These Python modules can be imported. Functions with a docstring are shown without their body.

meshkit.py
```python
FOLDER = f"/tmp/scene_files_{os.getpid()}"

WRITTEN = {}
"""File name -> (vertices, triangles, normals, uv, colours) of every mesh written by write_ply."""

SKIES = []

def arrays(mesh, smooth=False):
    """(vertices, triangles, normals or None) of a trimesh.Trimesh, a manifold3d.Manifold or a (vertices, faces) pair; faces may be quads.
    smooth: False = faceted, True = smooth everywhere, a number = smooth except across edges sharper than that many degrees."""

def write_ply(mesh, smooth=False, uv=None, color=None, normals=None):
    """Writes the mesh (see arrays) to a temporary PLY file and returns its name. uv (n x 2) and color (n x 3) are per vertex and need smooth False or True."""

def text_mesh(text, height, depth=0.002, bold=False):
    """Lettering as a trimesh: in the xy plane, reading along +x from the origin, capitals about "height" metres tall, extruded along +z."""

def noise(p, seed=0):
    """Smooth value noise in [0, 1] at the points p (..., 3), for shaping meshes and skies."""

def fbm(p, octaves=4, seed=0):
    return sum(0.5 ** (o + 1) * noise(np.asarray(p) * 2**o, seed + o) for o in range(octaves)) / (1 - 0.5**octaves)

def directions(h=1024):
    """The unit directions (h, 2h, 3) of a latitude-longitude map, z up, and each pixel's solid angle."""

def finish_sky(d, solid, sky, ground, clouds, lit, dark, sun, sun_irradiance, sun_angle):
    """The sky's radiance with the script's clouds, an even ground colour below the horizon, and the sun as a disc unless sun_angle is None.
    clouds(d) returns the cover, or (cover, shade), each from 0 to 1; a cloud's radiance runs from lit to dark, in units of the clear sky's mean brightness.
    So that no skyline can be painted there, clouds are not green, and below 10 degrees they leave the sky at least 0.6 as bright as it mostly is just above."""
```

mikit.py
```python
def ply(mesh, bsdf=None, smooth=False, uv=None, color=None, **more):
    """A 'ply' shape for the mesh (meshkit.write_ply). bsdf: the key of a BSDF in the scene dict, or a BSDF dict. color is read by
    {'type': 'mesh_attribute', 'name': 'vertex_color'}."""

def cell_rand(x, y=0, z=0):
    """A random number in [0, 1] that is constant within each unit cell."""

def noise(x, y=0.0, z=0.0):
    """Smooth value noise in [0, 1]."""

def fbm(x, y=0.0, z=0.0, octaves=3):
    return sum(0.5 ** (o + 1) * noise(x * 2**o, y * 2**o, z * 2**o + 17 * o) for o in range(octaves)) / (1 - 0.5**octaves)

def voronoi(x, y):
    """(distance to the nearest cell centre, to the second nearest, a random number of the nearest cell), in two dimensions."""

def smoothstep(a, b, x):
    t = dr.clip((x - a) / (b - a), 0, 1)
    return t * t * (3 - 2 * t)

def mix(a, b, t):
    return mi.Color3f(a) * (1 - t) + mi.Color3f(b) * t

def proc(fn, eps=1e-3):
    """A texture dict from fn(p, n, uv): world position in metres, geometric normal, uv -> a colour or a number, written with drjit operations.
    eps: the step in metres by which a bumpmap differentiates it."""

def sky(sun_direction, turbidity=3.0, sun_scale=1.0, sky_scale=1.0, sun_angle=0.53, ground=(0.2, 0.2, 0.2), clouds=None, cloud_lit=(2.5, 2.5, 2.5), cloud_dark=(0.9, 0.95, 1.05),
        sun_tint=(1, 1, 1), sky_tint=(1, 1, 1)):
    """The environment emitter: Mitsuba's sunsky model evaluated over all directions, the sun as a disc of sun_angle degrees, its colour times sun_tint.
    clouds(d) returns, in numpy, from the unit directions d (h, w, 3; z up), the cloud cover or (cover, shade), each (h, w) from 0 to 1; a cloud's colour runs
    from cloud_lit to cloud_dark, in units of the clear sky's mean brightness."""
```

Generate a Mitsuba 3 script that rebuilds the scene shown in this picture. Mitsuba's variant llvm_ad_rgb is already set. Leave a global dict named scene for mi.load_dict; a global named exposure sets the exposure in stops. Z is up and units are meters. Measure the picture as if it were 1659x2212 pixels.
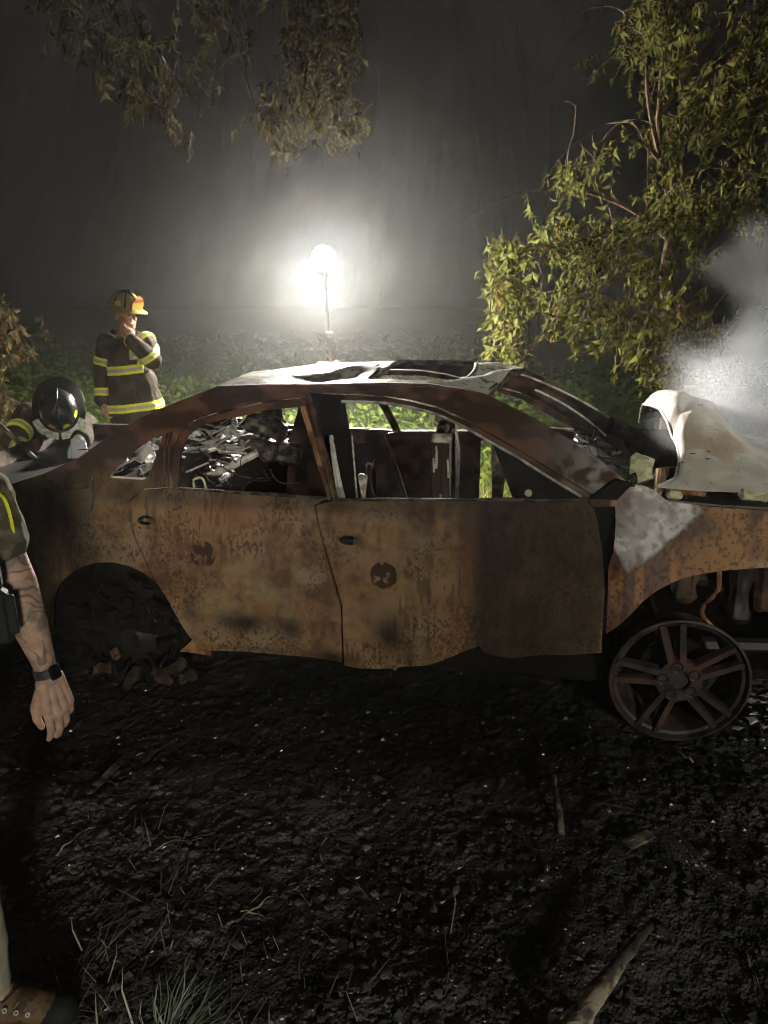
import math
import numpy as np
import trimesh
import shapely
import shapely.geometry as sg
from shapely.ops import unary_union
from scipy.spatial import Delaunay
import manifold3d as m3
import drjit as dr
import mitsuba as mi
import mikit
import meshkit

T = mi.ScalarTransform4f
scene, labels = {}, {}

# ------------------------------------------------------------------ camera, sky, light, exposure
PITCH = math.atan2(546, 1661)
CAM = np.array([0.0, 0.0, 2.1])
scene['camera'] = {
    'type': 'perspective', 'fov': 2 * math.degrees(math.atan(829.5 / 1661)), 'fov_axis': 'x',
    'near_clip': 0.05, 'far_clip': 400.0, 'medium': {'type': 'ref', 'id': 'haze_medium'},
    'to_world': T().look_at(origin=CAM.tolist(), target=[0, math.cos(PITCH), 2.1 - math.sin(PITCH)], up=[0, 0, 1])}
scene['night_sky'] = mikit.sky((0.30, -0.92, 0.235), turbidity=3, sun_scale=1.32, sky_scale=0.05, sun_angle=6.0, ground=(0.05, 0.05, 0.05),
                               clouds=lambda d: 1.0, cloud_lit=(1.0, 0.98, 0.97), cloud_dark=(1, 1, 1), sun_tint=(0.84, 1.18, 2.1))
exposure = 0.0
HAZE = 0.005
scene['haze_medium'] = {'type': 'homogeneous', 'albedo': {'type': 'rgb', 'value': [0.40, 0.40, 0.40]}, 'sigma_t': HAZE,
                        'phase': {'type': 'hg', 'g': 0.85}}
LAMP = np.array([-0.571, 7.6, 2.12])
LAMP_RADIANCE = 7600.0

rng = np.random.default_rng(11)
F_PX = 1661.0


def at_y(px, py, y):
    """A point of the place at the distance y, found from where the photograph shows it."""
    a, b = (px - 829.5) / F_PX, -(py - 1106.0) / F_PX
    d = np.array([a, math.cos(PITCH) + b * math.sin(PITCH), -math.sin(PITCH) + b * math.cos(PITCH)])
    return CAM + d * (y / d[1])


# ------------------------------------------------------------------ small helpers
def tag(key, label=None, cat=None, group=None, kind=None):
    d = {}
    if label:
        d['label'] = label
    if cat:
        d['category'] = cat
    if group:
        d['group'] = group
    if kind:
        d['kind'] = kind
    labels[key] = d


def free(key):
    if key not in scene:
        return key
    k = 1
    while f'{key}_{k:03d}' in scene:
        k += 1
    return f'{key}_{k:03d}'


def add(key, mesh, bsdf, smooth=30, uv=None, color=None, **t):
    key = free(key)
    scene[key] = mikit.ply(mesh, bsdf, smooth=smooth, uv=uv, color=color)
    if t:
        tag(key, **t)
    return key


def unit(v):
    v = np.asarray(v, float)
    return v / (np.linalg.norm(v, axis=-1, keepdims=True) + 1e-12)


def tube(path, radii, sides=8, cap=True):
    p = np.asarray(path, float)
    r = np.broadcast_to(np.asarray(radii, float), (len(p),))
    t = unit(np.gradient(p, axis=0))
    a = np.cross(t, np.where(np.abs(t[:, 2:]) < 0.9, [0, 0, 1.0], [1.0, 0, 0]))
    a = unit(a)
    b = np.cross(t, a)
    ang = np.arange(sides) * 2 * np.pi / sides
    v = p[:, None] + r[:, None, None] * (np.cos(ang)[None, :, None] * a[:, None] + np.sin(ang)[None, :, None] * b[:, None])
    v = v.reshape(-1, 3)
    i, j = np.meshgrid(np.arange(len(p) - 1), np.arange(sides), indexing='ij')
    q = np.stack([i * sides + j, i * sides + (j + 1) % sides, (i + 1) * sides + (j + 1) % sides, (i + 1) * sides + j], -1).reshape(-1, 4)
    f = np.vstack([q[:, [0, 1, 2]], q[:, [0, 2, 3]]])
    if cap:
        n = len(v)
        v = np.vstack([v, p[0], p[-1]])
        k = np.arange(sides)
        f = np.vstack([f, np.stack([np.full(sides, n), (k + 1) % sides, k], 1),
                       np.stack([np.full(sides, n + 1), k + (len(p) - 1) * sides, (k + 1) % sides + (len(p) - 1) * sides], 1)])
    return trimesh.Trimesh(v, f, process=False)


def bend(pts, n=20):
    """A smooth path through the points."""
    p = np.asarray(pts, float)
    from scipy.interpolate import PchipInterpolator
    d = np.r_[0, np.cumsum(np.linalg.norm(np.diff(p, axis=0), axis=1))]
    return PchipInterpolator(d, p)(np.linspace(0, d[-1], n))


def rbox(sx, sy, sz, r=0.01):
    """A box with chamfered edges, centred at the origin."""
    h = np.array([sx, sy, sz]) / 2
    r = min(r, h.min() * 0.9)
    pts = []
    for s in np.ndindex(2, 2, 2):
        g = np.array(s) * 2 - 1
        for k in range(3):
            q = h - r
            q[k] += r
            pts.append(g * q)
    return trimesh.convex.convex_hull(np.array(pts))


def place(mesh, pos, x=None, z=None, rotz=0.0):
    """Moves a mesh: its z axis along z, its x axis near x."""
    m = mesh.copy()
    if z is None:
        R = trimesh.transformations.rotation_matrix(rotz, [0, 0, 1])[:3, :3]
    else:
        zz = unit(z)
        xx = np.asarray(x if x is not None else ([1, 0, 0] if abs(zz[0]) < .9 else [0, 1, 0]), float)
        xx = unit(xx - zz * (xx @ zz))
        R = np.stack([xx, np.cross(zz, xx), zz], 1)
    m.vertices = np.asarray(m.vertices) @ R.T + np.asarray(pos, float)
    return m


def cat_mesh(ms):
    return trimesh.util.concatenate(ms)


def wobble(mesh, amp, freq, seed=0, octaves=3):
    v = np.asarray(mesh.vertices)
    n = mesh.vertex_normals
    return trimesh.Trimesh(v + n * (amp * 2 * (meshkit.fbm(v * freq, octaves, seed) - .5))[:, None], mesh.faces, process=False)


def lathe(profile, seg=32):
    return trimesh.creation.revolve(np.asarray(profile, float), sections=seg)


# ------------------------------------------------------------------ materials
def prin(color, rough=.7, spec=.3, metal=0.0, **k):
    c = color if isinstance(color, dict) else {'type': 'rgb', 'value': list(color)}
    return {'type': 'twosided', 'bsdf': {'type': 'principled', 'base_color': c, 'roughness': rough, 'specular': spec, 'metallic': metal, **k}}


def bumped(color, fn, scale, rough=.7, spec=.3, metal=0.0, eps=1e-3):
    c = color if isinstance(color, dict) else {'type': 'rgb', 'value': list(color)}
    return {'type': 'twosided', 'bsdf': {'type': 'bumpmap', 'arbitrary': mikit.proc(fn, eps), 'scale': scale,
                                         'bsdf': {'type': 'principled', 'base_color': c, 'roughness': rough, 'specular': spec, 'metallic': metal}}}


ss, mix, nz, fbm = mikit.smoothstep, mikit.mix, mikit.noise, mikit.fbm


def blob(u, v, cu, cv, ru, rv):
    return dr.exp(-(dr.square((u - cu) / ru) + dr.square((v - cv) / rv)))


def rust_color(p, n, uv):
    u, v = uv.x, uv.y
    n1 = fbm(u * 4 + 3, v * 3.2 + 1, 0., 3)
    st = nz(u * 26, v * 2.2, 3.)
    fine = fbm(u * 42, v * 38, 7., 3)
    mid = fbm(u * 13 + 5, v * 11, 2., 3)
    c = mix((.118, .066, .040), (.335, .203, .100), ss(.28, .68, .45 * n1 + .25 * st + .30 * fine))
    c = mix(c, (.34, .185, .085), .5 * ss(.42, .76, fbm(u * 13 + 5, v * 11, 2., 4)) * ss(.9, .5, v))
    c = mix(c, (.33, .255, .165), .65 * ss(.42, .74, fbm(u * 8 + 9, v * 10, 4., 4)))
    c = mix(c, (.075, .036, .024), .85 * ss(.46, .72, fbm(u * 95, v * 80, 7., 3)) * ss(.30, .66, fbm(u * 6, v * 6, 9., 3)))
    c = mix(c, (.06, .032, .022), .55 * ss(.62, .72, nz(u * 75, v * 16, 4.)) * ss(.5, .65, n1))
    c = mix(c, (.30, .085, .055), .45 * blob(u, v, .62, .97, .16, .05) + .28 * blob(u, v, .35, .85, .16, .1))
    # dark cap rings where plugs burnt out, soot clouds over the sills
    for cu, cv in ((1.333, .728), (.47, .779)):
        r = dr.sqrt(dr.square(u - cu) + dr.square(v - cv)) + .008 * (nz(u * 60, v * 60) - .5)
        c = mix(c, (.055, .028, .018), ss(.066, .058, r) * ss(.30, .5, fbm(u * 34, v * 34, 1., 2) + .15 * (cu > 1)))
    soot = .85 * blob(u, v, .66, .45, .16, .06) + .75 * blob(u, v, .90, .43, .06, .05) + .85 * blob(u, v, 1.36, .43, .09, .12) + .9 * blob(u, v, 1.12, .28, .12, .05)
    soot += .5 * blob(u, v, .75, .30, .35, .022)
    burn = ss(1.62, 1.86, u + .22 * (fbm(u * 5, v * 3, 5., 2) - .5)) * ss(2.34, 2.30, u) * .97
    burn = dr.maximum(burn, .93 * ss(.12, -.28, u + .25 * (n1 - .5)) * ss(1.2, 1.0, v))
    burn = dr.maximum(burn, .6 * ss(.96, 1.02, v) * ss(2.3, 2.25, u))
    c = mix(c, (.024, .017, .013), dr.clip(dr.maximum(soot * (.6 + .8 * mid), burn * (.86 + .3 * (mid - .5))), 0, 1))
    c = mix(c, (.24, .09, .045), .5 * blob(u, v, 1.72, .86, .035, .14) + .5 * blob(u, v, 1.66, .52, .05, .12))
    # roof rails and pillars: dark red brown, greyer towards the windscreen foot
    rail = ss(1.10, 1.16, v)
    rc = mix((.06, .03, .021), (.155, .075, .05), ss(.42, .66, fbm(u * 8, v * 14, 6., 3)))
    rc = mix(rc, (.36, .36, .33), .85 * ss(1.95, 2.35, u) * ss(.3, .55, fbm(u * 16, v * 16, 8., 3)))
    c = mix(c, rc, rail * ss(2.5, 2.45, u))
    return c


def fender_color(p, n, uv):
    u, v = uv.x, uv.y
    n1, mid, fine = fbm(u * 5, v * 4, 3., 3), fbm(u * 14, v * 12, 2., 3), fbm(u * 45, v * 40, 7., 3)
    st = nz(u * 22, v * 2.0, 3.)
    c = mix((.12, .06, .045), (.36, .18, .08), ss(.36, .62, .6 * n1 + .4 * st))
    c = mix(c, (.10, .06, .065), .75 * ss(.45, .6, st) * ss(2.75, 2.5, u))
    c = mix(c, (.45, .36, .17), .8 * blob(u, v, 2.98, .87, .10, .025))
    c = mix(c, (.055, .03, .022), .7 * ss(.46, .74, fbm(u * 80, v * 70, 7., 3)))
    c = mix(c, (.05, .035, .03), .75 * blob(u, v, 2.70, 1.02, .07, .06))
    e = .035 * (mid - .5) + .03 * (fine - .5)
    w = ss(-.015, .02, (v - .80) - .93 * (u - 2.405) + e) * ss(-.015, .02, (v - .80) + 1.6 * (u - 2.405) + e) * ss(2.72, 2.64, u + e)
    wc = mix((.46, .45, .48), (.84, .84, .87), ss(.35, .6, mid))
    wc = mix(wc, (.25, .17, .16), .6 * ss(.55, .7, fbm(u * 11, v * 9, 12., 3)) + .5 * blob(u, v, 2.44, 1.09, .06, .03))
    wc = mix(wc, (.20, .15, .14), .55 * ss(.45, .75, fine))
    return mix(c, wc, w * .95)


def rust_bump(p, n, uv):
    return .6 * fbm(p.x * 60, p.y * 60, p.z * 60, 3) + .8 * nz(p.x * 14, p.y * 14, p.z * 14)


scene['rust'] = bumped(mikit.proc(rust_color), rust_bump, .0035, rough=.75, spec=.25)
scene['rust_fender'] = bumped(mikit.proc(fender_color), rust_bump, .003, rough=.62, spec=.35)
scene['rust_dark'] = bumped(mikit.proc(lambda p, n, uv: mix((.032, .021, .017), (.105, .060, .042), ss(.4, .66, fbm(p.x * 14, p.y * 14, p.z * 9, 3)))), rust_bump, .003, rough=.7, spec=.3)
scene['rust_orange'] = prin(mikit.proc(lambda p, n, uv: mix((.16, .07, .035), (.42, .22, .10), ss(.4, .62, fbm(p.x * 20, p.y * 20, p.z * 6, 3)))), .7, .3)


def ash_color(p, n, uv):
    a, b = fbm(p.x * 5, p.y * 5, p.z * 5, 3), fbm(p.x * 30, p.y * 30, p.z * 30, 3)
    c = mix((.42, .42, .38), (.58, .57, .53), ss(.35, .6, a))
    c = mix(c, (.33, .23, .14), .8 * ss(.56, .70, fbm(p.x * 3.1 + 4, p.y * 2.6, p.z * 6, 3)))
    return mix(c, (.2, .16, .12), .5 * ss(.62, .8, b))


HOOD_C = (1.55, 3.58, 1.27)


def hood_color(p, n, uv):
    a, b = fbm(p.x * 6, p.y * 6, p.z * 6, 4), fbm(p.x * 60, p.y * 60, p.z * 60, 3)
    c = mix((.60, .59, .54), (.82, .81, .77), ss(.3, .64, a))
    d = dr.square((p.x - HOOD_C[0]) / .22) + dr.square((p.y - HOOD_C[1]) / .34) + dr.square((p.z - HOOD_C[2]) / .12)
    c = mix(c, (.44, .30, .17), .85 * dr.exp(-d) * ss(.25, .55, fbm(p.x * 9, p.y * 9, p.z * 14, 3)))
    c = mix(c, (.40, .33, .25), .5 * ss(.52, .72, fbm(p.x * 4 + 2, p.y * 3, p.z * 7, 4)))
    return mix(c, (.25, .2, .16), .5 * ss(.66, .8, b))


scene['hood_ash'] = bumped(mikit.proc(hood_color), lambda p, n, uv: fbm(p.x * 40, p.y * 40, p.z * 40, 3), .002, rough=.5, spec=.4)
scene['ash_metal'] = bumped(mikit.proc(ash_color), lambda p, n, uv: fbm(p.x * 40, p.y * 40, p.z * 40, 3), .003, rough=.5, spec=.4)


def roof_color(p, n, uv):
    a, b = fbm(p.x * 6, p.y * 6, p.z * 4, 3), fbm(p.x * 26, p.y * 26, 1., 3)
    c = mix((.16, .12, .085), (.42, .36, .27), ss(.35, .62, a))
    c = mix(c, (.76, .77, .79), ss(1.50, 1.64, uv.x) * .9)  # pale front metal, whitened further to carry its lit highlight
    return mix(c, (.06, .045, .035), .8 * ss(.58, .7, b))


scene['roof_metal'] = bumped(mikit.proc(roof_color), lambda p, n, uv: fbm(p.x * 30, p.y * 30, p.z * 30, 3), .003, rough=.34, spec=.6)
scene['char'] = prin((.018, .016, .015), .55, .4)
scene['char_matte'] = prin((.012, .0105, .0095), .9, .1)
scene['burnt_steel'] = prin(mikit.proc(lambda p, n, uv: mix((.03, .027, .025), (.12, .105, .095), ss(.4, .65, fbm(p.x * 25, p.y * 25, p.z * 25, 3)))), .42, .6)
scene['pale_metal'] = prin(mikit.proc(lambda p, n, uv: mix((.28, .28, .27), (.62, .62, .60), ss(.3, .6, fbm(p.x * 30, p.y * 30, p.z * 30, 2)))), .45, .5)
scene['bracket_paint'] = prin(mikit.proc(lambda p, n, uv: mix((.42, .42, .25), (.66, .66, .44), ss(.35, .6, fbm(p.x * 40, p.y * 40, p.z * 40, 2)))), .6, .4)
scene['rim_metal'] = prin(mikit.proc(lambda p, n, uv: mix(mix((.014, .012, .013), (.042, .032, .034), ss(.35, .65, fbm(p.x * 12, p.y * 12, p.z * 12, 3))), (.085, .038, .024), .7 * ss(.60, .72, fbm(p.x * 7 + 3, p.y * 7, p.z * 7, 2)))), .5, .45)


def car_shade_mask(p, a, b):
    # dark strip beside and under the wreck: its shade put into the soil colour
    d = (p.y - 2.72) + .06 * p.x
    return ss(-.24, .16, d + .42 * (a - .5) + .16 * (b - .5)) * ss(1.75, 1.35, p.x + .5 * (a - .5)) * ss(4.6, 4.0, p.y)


def ground_color(p, n, uv):
    a, b = fbm(p.x * 2.2, p.y * 2.2, 3., 3), fbm(p.x * 14, p.y * 14, 5., 3)
    c = mix((.045, .045, .047), (.105, .103, .105), ss(.32, .62, a))
    c = mix(c, (.025, .024, .024), .8 * ss(.50, .68, fbm(p.x * 3.4 + 5, p.y * 3.4, 8., 3)))
    c = mix(c, (.19, .175, .16), .6 * ss(.58, .74, b) * ss(.45, .6, fbm(p.x * 1.7 + 2, p.y * 1.7, 6., 2)))
    c = mix(c, (.011, .0105, .010), .94 * car_shade_mask(p, a, b))
    soil = ss(4.3, 5.4, p.y + .8 * (a - .5))
    return mix(c, mix((.045, .065, .016), (.065, .085, .022), b), soil)


def clod_color(p, n, uv):
    a, b = fbm(p.x * 2.2, p.y * 2.2, 3., 3), fbm(p.x * 14, p.y * 14, 5., 3)
    c = mix((.04, .04, .041), (.125, .122, .122), ss(.35, .7, fbm(p.x * 30, p.y * 30, p.z * 30, 2)))
    return mix(c, (.012, .0115, .011), .92 * car_shade_mask(p, a, b))


def ground_bump(p, n, uv):
    return (fbm(p.x * 42, p.y * 42, p.z * 42, 3) + .6 * nz(p.x * 130, p.y * 130, p.z * 130)) * ss(5.6, 4.2, p.y)


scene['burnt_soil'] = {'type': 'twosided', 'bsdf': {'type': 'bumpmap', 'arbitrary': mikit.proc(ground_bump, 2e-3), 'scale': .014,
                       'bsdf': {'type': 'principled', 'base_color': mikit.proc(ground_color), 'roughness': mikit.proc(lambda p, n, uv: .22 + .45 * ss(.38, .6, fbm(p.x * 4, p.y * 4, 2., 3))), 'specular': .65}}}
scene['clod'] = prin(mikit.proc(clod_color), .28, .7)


def leafmat(trans=.7, rough=.45, spec=1.0):
    return {'type': 'principledthin', 'base_color': {'type': 'mesh_attribute', 'name': 'vertex_color'}, 'roughness': rough, 'spec_trans': 0.0, 'diff_trans': trans, 'eta': 1.4}


scene['leaf'] = leafmat(.8)
scene['leaf_tree'] = leafmat(.7)
scene['straw'] = {'type': 'twosided', 'bsdf': {'type': 'principled', 'base_color': {'type': 'mesh_attribute', 'name': 'vertex_color'}, 'roughness': .6, 'specular': .4}}
scene['bark'] = bumped(mikit.proc(lambda p, n, uv: mix((.10, .065, .045), (.24, .16, .11), ss(.35, .65, fbm(p.x * 22, p.y * 22, p.z * 6, 3)))), lambda p, n, uv: fbm(p.x * 50, p.y * 50, p.z * 12, 3), .006, rough=.8, spec=.2)
scene['wood'] = bumped(mikit.proc(lambda p, n, uv: mix((.09, .078, .07), (.36, .31, .245), ss(.38, .66, fbm(p.x * 18, p.y * 34, p.z * 20, 3)))), lambda p, n, uv: fbm(p.x * 60, p.y * 90, p.z * 60, 3), .006, rough=.8, spec=.2)
scene['gear_black'] = bumped(mikit.proc(lambda p, n, uv: mix((.045, .038, .030), (.085, .072, .055), ss(.35, .65, fbm(p.x * 9, p.y * 9, p.z * 9, 3)))), lambda p, n, uv: fbm(p.x * 35, p.y * 35, p.z * 22, 3), .012, rough=.9, spec=.1)
scene['tape_yellow'] = prin((.80, .83, .03), .6, .3)
scene['tape_silver'] = prin((.48, .47, .42), .5, .4)
scene['tape_orange'] = prin((.75, .36, .03), .6, .3)
scene['helmet_black'] = prin((.016, .015, .015), .28, .5, clearcoat=.6, clearcoat_gloss=.8)
scene['helmet_tan'] = prin((.42, .30, .10), .45, .5)
scene['shield_yellow'] = prin((.62, .42, .06), .5, .4)
scene['shield_red'] = prin((.55, .06, .03), .5, .4)
scene['white_patch'] = prin(mikit.proc(lambda p, n, uv: mix((.42, .45, .42), (.72, .76, .72), ss(.3, .6, fbm(p.x * 60, p.y * 60, p.z * 60, 2)))), .5, .3)
scene['skin'] = prin(mikit.proc(lambda p, n, uv: mix((.36, .205, .15), (.46, .27, .20), ss(.35, .65, fbm(p.x * 40, p.y * 40, p.z * 40, 3)))), .5, .35)


def tattoo_color(p, n, uv):
    sk = mix((.43, .275, .21), (.54, .36, .28), ss(.35, .65, fbm(p.x * 40, p.y * 40, p.z * 40, 3)))
    w = fbm(p.x * 16 + 3, p.y * 16, p.z * 14, 2)
    q = p.z * 30 + 9 * w
    line = ss(.80, .97, dr.abs(dr.sin(q * 1.5 + 6 * nz(p.x * 20, p.y * 20, p.z * 17))))
    shade = ss(.42, .64, fbm(p.x * 22 + 8, p.y * 22, p.z * 20, 3))
    on = ss(.985, 1.03, p.z)
    c = mix(sk, (.15, .145, .14), .75 * shade * on)
    return mix(c, (.07, .07, .075), .62 * line * on * ss(.35, .5, w))


scene['skin_tattoo'] = prin(mikit.proc(tattoo_color), .5, .35)
scene['khaki'] = bumped((.42, .40, .32), lambda p, n, uv: fbm(p.x * 18, p.y * 18, p.z * 10, 3), .012, rough=.9, spec=.1)
scene['uniform_olive'] = bumped(mikit.proc(lambda p, n, uv: mix((.09, .085, .06), (.17, .16, .12), ss(.4, .6, fbm(p.x * 25, p.y * 25, p.z * 25, 3)))), lambda p, n, uv: fbm(p.x * 20, p.y * 20, p.z * 12, 3), .012, rough=.9, spec=.1)
scene['black_plastic'] = prin((.018, .019, .022), .7, .3)
scene['watch_strap'] = prin((.035, .04, .05), .55, .4)
scene['dark_glass'] = prin((.006, .006, .008), .06, .6)
scene['boot_leather'] = prin(mikit.proc(lambda p, n, uv: mix((.07, .045, .028), (.17, .115, .07), ss(.35, .65, fbm(p.x * 40, p.y * 40, p.z * 40, 3)))), .6, .35)
scene['blue_lens'] = prin((.03, .10, .75), .3, .5)
scene['red_plastic'] = prin((.62, .035, .02), .4, .5)
scene['lamp_housing'] = prin((.06, .06, .06), .5, .5)
scene['pole_metal'] = prin((.35, .34, .33), .35, .5, metal=.6)
scene['eye'] = prin((.02, .015, .012), .2, .6)
scene['orange_plastic'] = prin((.85, .22, .04), .45, .4)
scene['glove_white'] = bumped((.55, .56, .62), lambda p, n, uv: fbm(p.x * 60, p.y * 60, p.z * 60, 2), .006, rough=.8, spec=.2)

# ================================================================== setting
# ------------------------------------------------------------------ ground: one sheet, fine where it is near


def grade(a, b, step, lo, hi):
    mid = np.arange(a, b, step)
    out, s, x = [], step, b
    while x < hi:
        out.append(x)
        s *= 1.10
        x += s
    left, s, x = [], step, a
    while x > lo:
        s *= 1.10
        x -= s
        left.append(x)
    return np.r_[left[::-1], mid, out, hi]


def ground_h(x, y):
    p = np.stack([x, y, 0 * x], -1)
    near = np.clip((5.2 - y) / 1.2, 0, 1) * np.clip((y + 2) / 2, 0, 1)
    lump = meshkit.fbm(p * 1.3 + 7, 3, 1) - .5
    clod = np.abs(meshkit.fbm(p * 13, 4, 2) - .5) * 2
    ridge = meshkit.fbm(p * 38, 2, 3) - .5
    soft = meshkit.fbm(p * 5, 2, 5) - .5
    return .11 * lump * np.clip(1.3 - .02 * y, .2, 1) + near * (.016 * (clod - .3) + .020 * ridge + .030 * soft)


gx, gy = grade(-2.1, 2.3, .0125, -48, 48), grade(1.2, 4.3, .0125, -18, 62)
GX, GY = np.meshgrid(gx, gy, indexing='ij')
GZ = ground_h(GX, GY)
gi = np.arange(GX.size).reshape(GX.shape)
quads = np.stack([gi[:-1, :-1], gi[1:, :-1], gi[1:, 1:], gi[:-1, 1:]], -1).reshape(-1, 4)
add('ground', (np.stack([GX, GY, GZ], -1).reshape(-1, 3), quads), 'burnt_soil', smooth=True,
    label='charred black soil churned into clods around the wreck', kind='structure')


def gz(x, y):
    return ground_h(np.atleast_1d(np.asarray(x, float)), np.atleast_1d(np.asarray(y, float)))


# ------------------------------------------------------------------ leaves
def leaf_cloud(pos, along, up, size, width, cols, droop=.25, fold=.18):
    """One folded leaf (4 triangles) per row; returns a trimesh and its vertex colours."""
    pos, along, up = np.asarray(pos, float), unit(along), np.asarray(up, float)
    side = unit(np.cross(up, along))
    nrm = np.cross(along, side)
    size = np.asarray(size)[:, None]
    w = size * np.asarray(width).reshape(-1, 1)
    v = np.stack([pos, pos + along * size * .45 + side * w * .5 + nrm * size * fold * .5, pos + along * size * .5 - nrm * size * .02,
                  pos + along * size * .45 - side * w * .5 + nrm * size * fold * .5, pos + along * size - nrm * size * droop], 1)
    n = len(pos)
    f = np.array([[0, 2, 1], [0, 3, 2], [2, 4, 1], [2, 3, 4]])
    F = (f[None] + 5 * np.arange(n)[:, None, None]).reshape(-1, 3)
    return trimesh.Trimesh(v.reshape(-1, 3), F, process=False), np.repeat(cols, 5, 0)


def blades(pos, tip, width, cols, bendv):
    """Grass blades: 3 triangles each, from pos to tip, bowed by bendv."""
    pos, tip = np.asarray(pos, float), np.asarray(tip, float)
    d = tip - pos
    side = unit(np.cross(d, [0, 0, 1.0]) + 1e-6) * np.asarray(width).reshape(-1, 1) * .5
    m = pos + d * .55 + bendv
    v = np.stack([pos - side, pos + side, m - side * .8, m + side * .8, tip], 1)
    F = (np.array([[0, 1, 3], [0, 3, 2], [2, 3, 4]])[None] + 5 * np.arange(len(pos))[:, None, None]).reshape(-1, 3)
    return trimesh.Trimesh(v.reshape(-1, 3), F, process=False), np.repeat(cols, 5, 0)


def tint(n, a, b, jitter=.15):
    t = rng.random((n, 1))
    return np.clip((np.array(a) * (1 - t) + np.array(b) * t) * (1 + jitter * rng.normal(size=(n, 1))), .004, .95)


def in_car(x, y, m=0.0):
    q = np.stack([x, y], -1) - np.array([-1.32326532, 3.43017019])
    s, v = q @ np.array([0.98842929, -0.15168238]), q @ np.array([0.15168238, 0.98842929])
    return (s > -1.1 - m) & (s < 3.7 + m) & (v > -.1 - m) & (v < 1.9 + m)


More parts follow.
